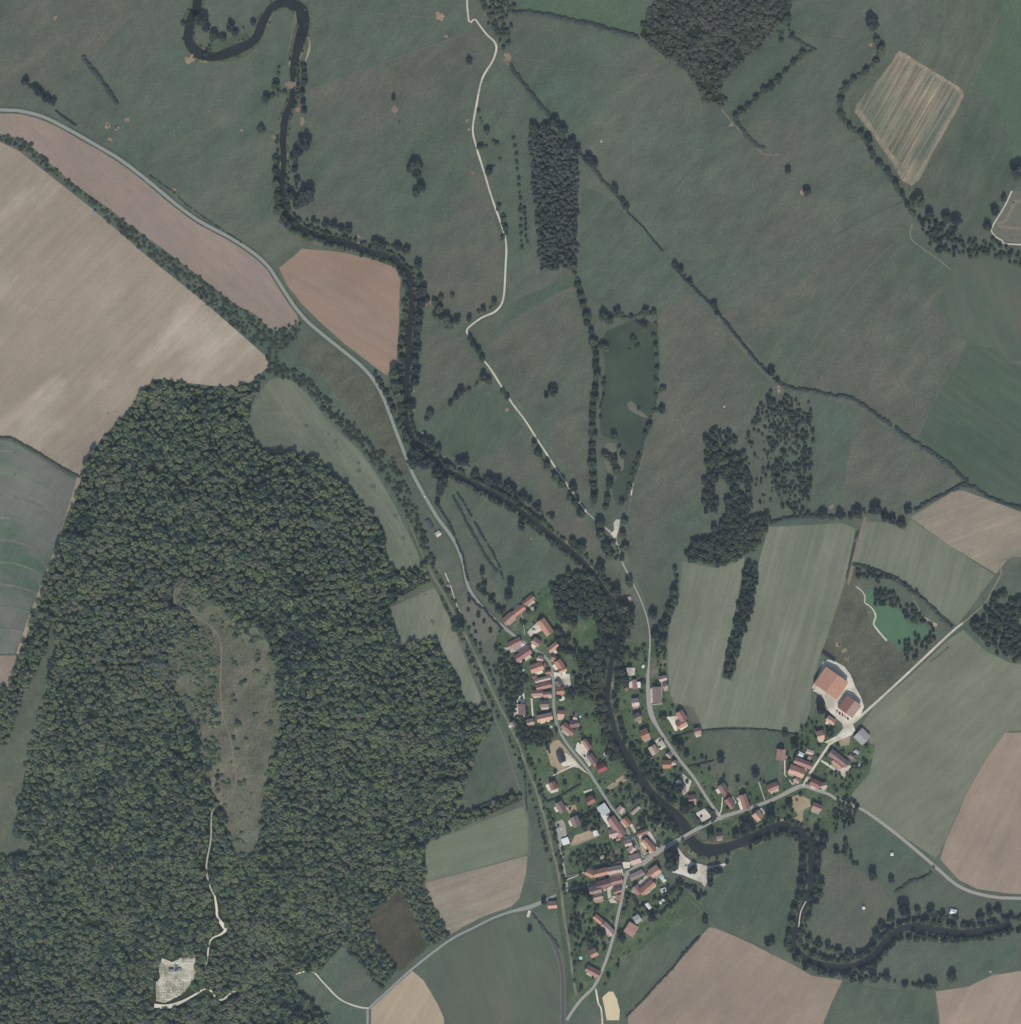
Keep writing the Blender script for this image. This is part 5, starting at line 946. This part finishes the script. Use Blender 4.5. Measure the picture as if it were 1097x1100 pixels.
RL = [(R1[32:], 3.4), (R2, 4.4), ([(674,936),(671,948),(664,983),(654,1023),(638,1060),(615,1086)], 3.5), ([(698,697),(697,752),(706,780),(730,816),(776,880)], 4), ([(863,844),(886,807),(912,779)], 3.5), (RIVA[44:], 5)]
YD = [[(587,796),(600,790),(636,834),(600,834)], [(551,742),(567,742),(568,774),(550,774)], [(872,708),(910,708),(932,760),(916,800),(885,800)], [(715,910),(785,926),(757,955),(715,940)], [(604,722),(615,722),(615,740),(600,740)], [(640,892),(648,898),(618,910),(612,900)]]
V1 = [(540,660),(575,637),(600,640),(630,745),(650,770),(668,815),(725,885),(720,905),(700,930),(730,965),(700,1000),(665,1040),(640,1075),(615,1080),(610,1000),(598,900),(570,820),(545,765),(530,700)]
V2 = [(668,695),(716,695),(718,745),(728,760),(752,790),(760,820),(790,838),(835,838),(845,800),(870,768),(900,790),(938,800),(930,830),(905,860),(897,895),(860,880),(780,905),(730,880),(690,835),(668,800)]
gb = scatter(V1, 4.4, 0.8, 2.6, (.7, 1.1), keep=.2, avoid=[(l, d) for l, d in HL] + RL, holes=YD, seed=121) + scatter(V2, 4.4, 0.8, 2.4, (.7, 1.1), keep=.2, avoid=[(l, d) for l, d in HL] + RL, holes=YD, seed=122)
mass('garden_bushes', gb, P_RIV, 'low bushes and fruit trees dotted over the lawns and plots between the houses', 'bushes')
house('largest barn, wide orange roof, at the north-eastern farm', 898.2,724.2,885.6,742.2,27.5,'o','barn','barn',h=9.5,chim=False,pitch=14)
house('two-tone barn, red west slope and grey-pink east slope, beside the largest barn', 916.6,752,907,765.2,17.5,'r','barn','barn',h=9,chim=False,roof2=('p', 1),pitch=15)
house('grey-roofed barn standing alone east of the farm track', 921,786.5,930,795.3,12.5,'g','barn','barn',h=6,chim=False,pitch=15)
house('red and orange striped barn east of the south road', 673,994.5,682.5,1000.5,11.5,'r','barn','barn',h=6,chim=False,roof2=('o', 1),pitch=20)
house('grey-roofed annexe behind the striped barn', 681.5,988.5,687.5,984.5,7.5,'g','barn','barn',h=5,chim=False,pitch=15)
house('grey-brown open barn curving along the street junction', 677,942.5,691,936,6,'b','barn','barn',h=5,chim=False,pitch=20)
house('flat pale metal roof beside the village street', 645.5,864.5,651.5,873.5,8.5,'v','workshop','workshop',h=5,flat=True,chim=False)
house('pale flat roofed garage beside the grey lot', 604,904.5,611,902.2,6.5,'w','garage','garage',h=3.2,flat=True,chim=False)
for l, a in [('small bright white shed at the end of the kitchen garden', (639,892,640.8,897.2,4.3,'w')), ('long narrow pink-grey shed on the river lawn', (678.5,874,687,866.5,3,'p')), ('long brown shed behind the northern terrace', (656,930.2,667,926.3,3.6,'b')),
    ('long white shed south of the L-shaped house', (694.5,970,698.5,975.5,3.2,'w')), ('small white shed, eastern of the pair in the gardens', (708.5,970,713,966,2.8,'w')), ('grey-green shed behind the pool house', (710,957,715,955,4.2,'v')), ('tiny white hut at the end of the clipped roadside hedge', (470.2,540.5,473,540,2,'w')),
    ('small white hut on the edge of the hill clearing', (295,826,297.2,828,3,'w')), ('white lean-to on the small red riverside cottage', (686,732.5,686.4,738.5,3.2,'w')), ('white greenhouse roof in the farm hamlet', (856.5,809,862.5,812,5,'w')), ('small white shelter standing alone in the paddock', (956.6,917,959.4,917.3,3,'w')),
    ('tiny white shelter in the meadow inside the river loop', (926.3,975.3,928.6,974.5,2.6,'w')), ('white field shelter near the eastern river reach', (1020.5,978.2,1027,979.8,4.6,'w')), ('small pale shed with ruined walls beside the old station', (468.5,575,473,571.8,4.6,'t')), ('tiny white hut at the paddock corner by the river', (453.3,465.2,455.2,465.2,1.8,'w')),
    ('small white-roofed shed in the northern river gardens', (690,717,691.5,714.5,2,'w')), ('pinkish ruined shed by the white track', (675.5,641,677.5,644,2.6,'p')), ('little brown shed at the old railway crossing', (480.5,628,483,629.5,3,'b')), ('pink and white outbuildings behind the farm house row', (866,806.5,874,809,4.5,'p'))]:
    house(l, *a, 'shed', 'shed', h=2.6, chim=False, flat=(a[-1] == 'v'), pitch=22)
for l, a in [('low red annexe on the north side of the orange pool house', (695,940,697.5,938.5,4.5,'r')), ('small tan lean-to south of the L-shaped house', (695,958,698,956,3,'t')), ('narrow red outbuilding between the street and the crimson house', (638.5,820,640.5,822.5,3.5,'r')), ('pinkish lean-to behind the large brown-pink house near the railway', (606.5,868,609,866.5,4,'p')),
    ('small red outbuilding between the two plots north of the main street', (778,852.5,781,855,4.5,'r')), ('pale garage at the foot of the long farmhouse on the north', (571.5,652,573.5,655,3,'t')), ('reddish lean-to beside the great row house at the bend', (560,705,563,702.5,3.5,'r')), ('small brown roof at the back of the row houses', (572,727.5,577,726.5,3.2,'b')),
    ('white lean-to at the gable of the pale-roofed workshop', (652,876,654.5,879.5,3,'w')), ('red shed behind the two houses of the lower street', (662,901,666,900,4,'r')), ('small pink shed north of the fork house', (868,834,871,836,3,'p')), ('brown shed in the walled plot behind the dark farmhouse', (912,811,917,814,3.5,'b')),
    ('grey shed at the end of the walled plot east of the farmhouse', (918,806,922,809,3.5,'g')), ('pink outbuilding west of the small red villa', (733,852,736,850,3,'p')), ('small reddish shed in the garden west of the riverside road', (672,739,674.5,741,3,'r')), ('tan shed among garden plots north of the terrace lane', (645,921,649,919.5,3,'t')),
    ('small red extension on the street side of the wide orange-red house', (583.5,713,586,716,4,'r')), ('pale pink garage by the crossroads of the farm hamlet', (868,813,871,815,4,'p')), ('narrow pink roof closing the courtyard of the southern terrace', (648,955,650.5,953.5,4.5,'p')), ('red-brown shed on the river side of the lower street', (684,889,687,887.5,3,'b'))]:
    house(l, *a, 'shed', 'shed', h=2.8, chim=False, pitch=25)
# chapel in the churchyard on the hill
def chapel():
    p = Wp(*F(188.5, 1042)); o = empty('chapel', p, R(8)); tag(o, 'grey-roofed cross-shaped chapel with a small tower in the hilltop churchyard', 'chapel')
    def blk(nm, cx, cy, lx, ly, h, rise, rot=0):
        bm = bmesh.new(); add_box(bm, (cx, cy, h / 2), (lx - .6, ly - .6, h)); w = mesh_obj(nm, bm, WM[2], o)
        bm = bmesh.new()
        if lx >= ly: V = [(-lx/2, -ly/2, 0), (lx/2, -ly/2, 0), (lx/2, ly/2, 0), (-lx/2, ly/2, 0), (-lx/2, 0, rise), (lx/2, 0, rise)]; Fc = [(0,1,5,4),(2,3,4,5),(1,2,5),(3,0,4),(3,2,1,0)]
        else: V = [(-lx/2, -ly/2, 0), (lx/2, -ly/2, 0), (lx/2, ly/2, 0), (-lx/2, ly/2, 0), (0, -ly/2, rise), (0, ly/2, rise)]; Fc = [(0,4,5,3),(1,2,5,4),(0,1,4),(2,3,5),(3,2,1,0)]
        vs = [bm.verts.new((cx + x, cy + y, h + z + .01)) for x, y, z in V]
        for f in Fc: bm.faces.new([vs[i] for i in f])
        bmesh.ops.recalc_face_normals(bm, faces=bm.faces); mesh_obj('roof', bm, RM['g'], o)
    blk('nave', 0, 0, 20, 7, 5.5, 1.6); blk('transept', 2.5, 2.8, 6.5, 11, 5.2, 1.5)
    bm = bmesh.new(); add_box(bm, (2.5, 0.4, 5), (4.2, 4.2, 10)); t = mesh_obj('tower', bm, WM[2], o)
    bm = bmesh.new(); add_cyl(bm, (2.5, 0.4, 10.01), 3.1, 0.05, 3.5, 4, rot=Matrix.Rotation(R(45), 4, 'Z')); mesh_obj('spire', bm, RM['g'], t)
    for x in (-10, -6, -2, 8):
        for s in (-1, 1): bm = bmesh.new(); add_box(bm, (x, s * 3.5, 3.2), (.9, .16, 2.4)); mesh_obj('window', bm, m_glass, o)
chapel()
# gravestones
m_grave = plain_mat('grave_stone', (0.75, 0.74, 0.70), 0.15, 1.5, 0.85)
bm = bmesh.new(); add_box(bm, (0, 0, .18), (1.3, 2.5, .36)); add_box(bm, (0, 1.35, .75), (1.1, .22, 1.5)); add_box(bm, (0, 1.35, 1.56), (.8, .2, .12))
gm = bpy.data.meshes.new('gravestone'); bm.to_mesh(gm); bm.free(); gm.materials.append(m_grave)
n = 0; gr = random.Random(4)
for j in range(16):
    for i in range(15):
        x = 169 + i * 2.9 + (j % 2) * .5; y = 1031 + j * 3.0
        if inside((x, y), CEM) and not (176 < x < 202 and 1035 < y < 1047) and gr.random() < .82 and n < 110 and not near((x, y), [(180,1031),(182,1050),(188,1066)], 1.4):
            o = bpy.data.objects.new('gravestone', gm); COL.objects.link(o); o.location = Wp(*F(x + gr.uniform(-.3, .3), y + gr.uniform(-.3, .3)), 0.9); o.rotation_euler = (0, 0, R(gr.uniform(-12, 12) + 8)); n += 1
            o.scale = [gr.uniform(1.0, 1.5)] * 3
            tag(o, 'small pale gravestone in the crowded hilltop churchyard around the chapel', 'gravestone', 'gravestones around the chapel')
# bridge parapets over the river, with stone abutments
def wallrun(nm, label, cat, pts, w, h, mat):
    bm = bmesh.new()
    for a, b in zip(pts, pts[1:]):
        A = Vector((*F(*a), 0)); B = Vector((*F(*b), 0)); L = (B - A).length
        add_box(bm, ((A + B) / 2) + Vector((0, 0, h / 2)), (L + w, w, h), math.atan2((B - A).y, (B - A).x))
    return tag(mesh_obj(nm, bm, mat), label, cat)
m_stone = plain_mat('pale_stone', (0.46, 0.42, 0.35), 0.18, 0.8, 0.9)
br = empty('bridge', Vector((*F(738, 897), 0.0))); tag(br, 'stone road bridge with pale parapets crossing the river in the village', 'bridge')
for a, b in (((727,901.2),(747,889.4)), ((730,905.2),(750,893.4))):
    A = Vector((*F(*a), 0)) - br.location; B = Vector((*F(*b), 0)) - br.location; bm = bmesh.new()
    add_box(bm, (A + B) / 2 + Vector((0, 0, .95)), ((B - A).length, .5, 1.3), math.atan2((B - A).y, (B - A).x)); mesh_obj('parapet', bm, m_stone, br)
    for q in (A, B): bm = bmesh.new(); add_box(bm, q + Vector((0, 0, 1.1)), (1.3, 1.3, 1.6), .5); mesh_obj('pillar', bm, m_stone, br)
wallrun('garden_wall', 'pale wall around the pink row house garden', 'wall', [(570,741),(575,738)], .4, 1.6, m_stone)
wallrun('garden_wall', 'long pale wall south of the kitchen garden', 'wall', [(612,910),(622,906),(634,902),(646,897)], .4, 1.6, m_stone)
wallrun('garden_wall', 'thin pale wall from the lane to the orange terrace end', 'wall', [(609,941),(618,939),(627,936)], .4, 1.5, m_stone)
wallrun('garden_wall', 'white wall following the corner of the square', 'wall', [(681,899),(685,907),(690,919),(692,921),(702,915),(711,908)], .5, 1.5, m_white)
wallrun('garden_wall', 'pale curved wall of the bungalow drive', 'wall', [(552,770),(556,768.5),(566,769)], .5, 1.2, m_stone)
wallrun('garden_wall', 'low wall along the river below the riverside house', 'wall', [(808,889),(814,886),(822,883)], .5, 1.2, m_stone)
wallrun('garden_wall', 'paddock wall beside the yard of the long brown building', 'wall', [(707,734),(711,735),(711,742),(711,756),(701,757)], .6, 1.4, m_white)
wallrun('retaining_wall', 'pale retaining wall below the churchyard', 'wall', [(206,1065),(202,1070),(201,1073)], .5, 1.2, m_stone) if 0 else None
# pools
def pool(label, px, py, rx, ry, rz, rnd_=False):
    o = empty('swimming_pool', Vector((*F(px, py), 0.85)), R(rz)); tag(o, label, 'swimming pool')
    bm = bmesh.new()
    if rnd_:
        add_cyl(bm, (0, 0, 0), rx * S, rx * S, .9, 20); mesh_obj('rim', bm, m_white, o); bm = bmesh.new(); add_cyl(bm, (0, 0, .905), rx * S * .75, rx * S * .75, .03, 20)
    else:
        add_box(bm, (0, 0, .1), (rx * 2 * S, ry * 2 * S, .25)); mesh_obj('rim', bm, m_white, o); bm = bmesh.new(); add_box(bm, (0, 0, .23), (rx * 1.6 * S, ry * 1.6 * S, .05))
    mesh_obj('water', bm, water_mat('pool_water', (0.25, 0.55, 0.55), var=.02), o)
pool('rectangular turquoise pool beside the orange house on the square', 710.5, 941, 1.8, 3, 35)
pool('round white-rimmed pool in the garden west of the south road', 624, 1029, 1.9, 1.9, 0, True)
pool('round pale pool in the river garden beside the crimson house', 650.5, 810, 2.0, 2.0, 0, True)
pool('small round pool in the trees left of the upper village', 562, 720, 1.6, 1.6, 0, True)
pool('round pale pool behind the brown-red house', 623.2, 769.8, 1.3, 1.3, 0, True)
pool('tiny round pool in the garden below the long orange house', 592.3, 780.6, 1.3, 1.3, 0, True)
# vehicles
def car_parts(o, mat, L=4.3, W=1.8, van=False):
    bm = bmesh.new(); h = 1.9 if van else 1.0
    add_box(bm, (0, 0, .35 + h * .38), (L, W, h * .7)); e = [x for x in bm.edges]; bmesh.ops.bevel(bm, geom=e, offset=.12, segments=2, affect='EDGES'); mesh_obj('body', bm, mat, o)
    bm = bmesh.new(); r = bmesh.ops.create_cube(bm, size=1, matrix=Matrix.Translation((-.2, 0, .35 + h * .73 + .27)) @ Matrix.Diagonal((L * .55, W * .88, .55, 1)))
    for v in r['verts']:
        if v.co.z > .35 + h * .73 + .3: v.co.x = -.2 + (v.co.x + .2) * .72; v.co.y *= .85
    mesh_obj('cabin', bm, m_glass, o)
    bm = bmesh.new(); add_box(bm, (-.2, 0, .35 + h * .73 + .57), (L * .38, W * .72, .06)); mesh_obj('roof', bm, mat, o)
    for sx in (-1, 1):
        for sy in (-1, 1): bm = bmesh.new(); add_cyl(bm, (sx * L * .31, sy * W * .5 - (.22 if sy > 0 else 0), .33), .33, .33, .22, 12, rot=Matrix.Rotation(R(-90), 4, 'X')); mesh_obj('wheel', bm, m_tyre, o)
m_tyre = plain_mat('tyre_rubber', (0.03, 0.03, 0.03), .1, 2, .9)
CM = {'white': m_white, 'dark': plain_mat('dark_car_paint', (.03, .035, .05), .03, 1, .3, .5), 'silver': plain_mat('silver_car_paint', (.5, .5, .52), .03, 1, .3, .5), 'red': plain_mat('red_car_paint', (.4, .04, .03), .03, 1, .3, .5), 'blue': plain_mat('blue_car_paint', (.06, .12, .3), .03, 1, .3, .5)}
for l, px, py, rz, c in [('white car driving on the main road north of the village', 456,533,-60,'white'), ('dark car on the lane by the wide crop in the south-east', 1003,931,-42,'dark'), ('white car parked beside the turquoise pool', 714,944.5,-40,'white'), ('silver car parked in the gravel car park by the river', 737,930,20,'silver'), ('dark car parked in the white walled court', 623,798,-55,'dark'),
    ('dark car parked behind the white walled court', 628,812,-40,'dark'), ('white car parked in front of the L-shaped villa', 731,781.5,30,'white'), ('dark car parked in the white court by the east road', 712.5,794.5,-50,'dark'), ('white car parked at the grey lot by the old railway', 603,890,80,'white'), ('red car on the square beside the big plane tree', 703,922,25,'red'),
    ('white car parked behind the largest barn', 874.5,741.5,30,'white'), ('blue car parked near the farm hamlet crossroads', 866,842,40,'blue'), ('white car in the yard of the dark farmhouse', 923,821.5,75,'white'), ('dark car parked on the concrete yard in the north of the village', 573,676,40,'dark'), ('silver car parked in the rounded white yard', 655,966,30,'silver'), ('white car parked by the wall of the southern terrace', 673,952,75,'white')]:
    o = empty('parked_car' if 'parked' in l else 'car', Vector((*F(px, py), 1.15)), R(rz)); tag(o, l, 'car'); car_parts(o, CM[c])
# farm trailers behind the great barn and machinery by the two-tone barn
def trailer(label, group, px, py, rz, mat, L=6):
    o = empty('farm_trailer', Vector((*F(px, py), 1.1)), R(rz)); tag(o, label, 'farm trailer', group)
    bm = bmesh.new(); add_box(bm, (0, 0, .75), (L, 2.3, .15))
    for s in (-1, 1): add_box(bm, (0, s * 1.1, 1.25), (L - .2, .08, .85)); add_box(bm, (s * (L / 2 - .04), 0, 1.25), (.08, 2.1, .83))
    mesh_obj('bed', bm, mat, o); bm = bmesh.new(); add_box(bm, (L / 2 + .9, 0, .6), (1.8, .15, .12)); mesh_obj('drawbar', bm, CM['dark'], o)
    for sx in (-.6, .8):
        for sy in (-1, 1): bm = bmesh.new(); add_cyl(bm, (sx - .4, sy * 1.0 - (.25 if sy > 0 else 0), .4), .42, .42, .25, 12, rot=Matrix.Rotation(R(-90), 4, 'X')); mesh_obj('wheel', bm, m_tyre, o)
for i in range(6): trailer(f'dark farm trailer, {ORD[i]} from the west in the row behind the largest barn', 'trailers behind the largest barn', 884.3 + i * 2.35, 700.5 + i * 1.65, 62, CM['dark'])
for i in range(5): trailer(f'pale farm implement, {ORD[i]} from the west in the row below the two-tone barn', 'implements below the two-tone barn', 899 + i * 2.9, 764.5 + i * 1.9, 20 + i * 31, (CM['silver'], CM['dark'], CM['red'])[i % 3], 3.4)
# round bales beside the farm track
m_bale = plain_mat('dark_bale_wrap', (0.11, 0.10, 0.085), .3, 1, .8)
bm = bmesh.new(); add_cyl(bm, (0, -.6, .75), .75, .75, 1.2, 16, rot=Matrix.Rotation(R(-90), 4, 'X')); bme = bpy.data.meshes.new('round_bale'); bm.to_mesh(bme); bm.free(); bme.materials.append(m_bale)
for i in range(14):
    o = bpy.data.objects.new('round_bale', bme); COL.objects.link(o); o.location = Vector((*F(1000 + i * 1.45 + (i % 2) * .3, 710.5 - i * 1.17 + (i % 2) * 1.1), 0.6)); o.rotation_euler = (0, 0, R(35))
    tag(o, f'dark round bale, {ORD[i]} from the west in the line beside the farm track', 'round bale', 'round bales beside the farm track')
# power line poles
m_pole = plain_mat('weathered_wood', (0.20, 0.17, 0.14), .2, 2, .9); m_steel = plain_mat('galvanised_steel', (.5, .5, .5), .1, 2, .5, .5, .6)
for l, px, py, h in [('lattice power mast in the great meadow east of the plantation', 646,152,19), ('lattice power mast in the meadow east of the long pond', 778,437,19), ('lattice power mast near the river at the lower right edge', 1064,1044,17)]:
    o = empty('power_mast', Vector((*F(px, py), 0.8))); tag(o, l, 'power mast', 'power masts')
    bm = bmesh.new()
    for sx in (-1, 1):
        for sy in (-1, 1):
            A = Vector((sx * .9, sy * .9, 0)); B = Vector((sx * .25, sy * .25, h)); d = B - A
            add_cyl(bm, A, .09, .06, d.length, 6, rot=d.to_track_quat('Z', 'Y').to_matrix().to_4x4())
    for k in range(9):
        z = h * k / 9; s = .9 - .65 * k / 9; s2 = .9 - .65 * (k + 1) / 9
        for a, b in (((-s, -s, z), (s2, -s2, z + h / 9)), ((s, -s, z), (s2, s2, z + h / 9)), ((s, s, z), (-s2, s2, z + h / 9)), ((-s, s, z), (-s2, -s2, z + h / 9))):
            d = Vector(b) - Vector(a); add_cyl(bm, a, .045, .045, d.length, 5, rot=d.to_track_quat('Z', 'Y').to_matrix().to_4x4())
    mesh_obj('lattice', bm, m_steel, o)
    bm = bmesh.new(); add_box(bm, (0, 0, h - .5), (5, .2, .2)); add_box(bm, (0, 0, h - 2), (3.6, .2, .2)); mesh_obj('crossarm', bm, m_steel, o)
    for x in (-2.4, 0, 2.4): bm = bmesh.new(); add_cyl(bm, (x, 0, h - .4), .1, .1, .6, 8); mesh_obj('insulator', bm, CM['dark'], o)
    bm = bmesh.new(); add_box(bm, (0, 0, .05), (2.6, 2.6, .4)); mesh_obj('footing', bm, m_yard, o)
# hay feeders on the trampled rings
for l, px, py in [('round dark hay feeder in a ring of bare earth by the road bend', 116,135), ('hay feeder beside the round feeder near the road bend', 125,138), ('dark hay feeder in the bare ring above the farm barns', 901.5,692.5), ('small dark trough in the meadow south of the lone bare patch', 429,131), ('pale trough in the bare patch near the top edge', 473,17)]:
    o = empty('hay_feeder', Vector((*F(px, py), 1.2))); tag(o, l, 'hay feeder'); bm = bmesh.new()
    for z in (.3, 1.0): add_cyl(bm, (0, 0, z), 1.4, 1.4, .07, 18)
    for i in range(12): add_cyl(bm, (1.36 * math.cos(i * .5236), 1.36 * math.sin(i * .5236), 0), .04, .04, 1.5, 6)
    mesh_obj('frame', bm, m_steel if 'pale' in l else CM['dark'], o); bm = bmesh.new(); add_cyl(bm, (0, 0, 0), 1.1, .8, .8, 14); mesh_obj('hay', bm, m_bale, o)
# fallen slates of the old station: dark sheds beside the road
house('long low dark-roofed station shed beside the pale ruin', 459,559,464,568,4.5,'s','shed','shed',h=2.6,chim=False,pitch=15)
# village power and wood piles are too small to show; cows and sheep likewise
# ================================================================ THE AIR
HAZE_D = 0.5 / 3000
bm = bmesh.new(); add_box(bm, (0, 0, 1560), (7600, 7600, 3130))
hz, nt, b = newmat('haze_air'); nt.nodes.remove(b)
pv = nt.nodes.new('ShaderNodeVolumePrincipled'); pv.inputs['Color'].default_value = (0.62, 0.78, 1.0, 1); pv.inputs['Density'].default_value = HAZE_D * 0.26
pv.inputs['Anisotropy'].default_value = 0.2
nt.links.new(pv.outputs[0], nt.nodes['Material Output'].inputs['Volume'])
tag(mesh_obj('haze', bm, hz), 'thin pale blue summer haze filling the air over the whole valley', 'haze', kind='stuff')
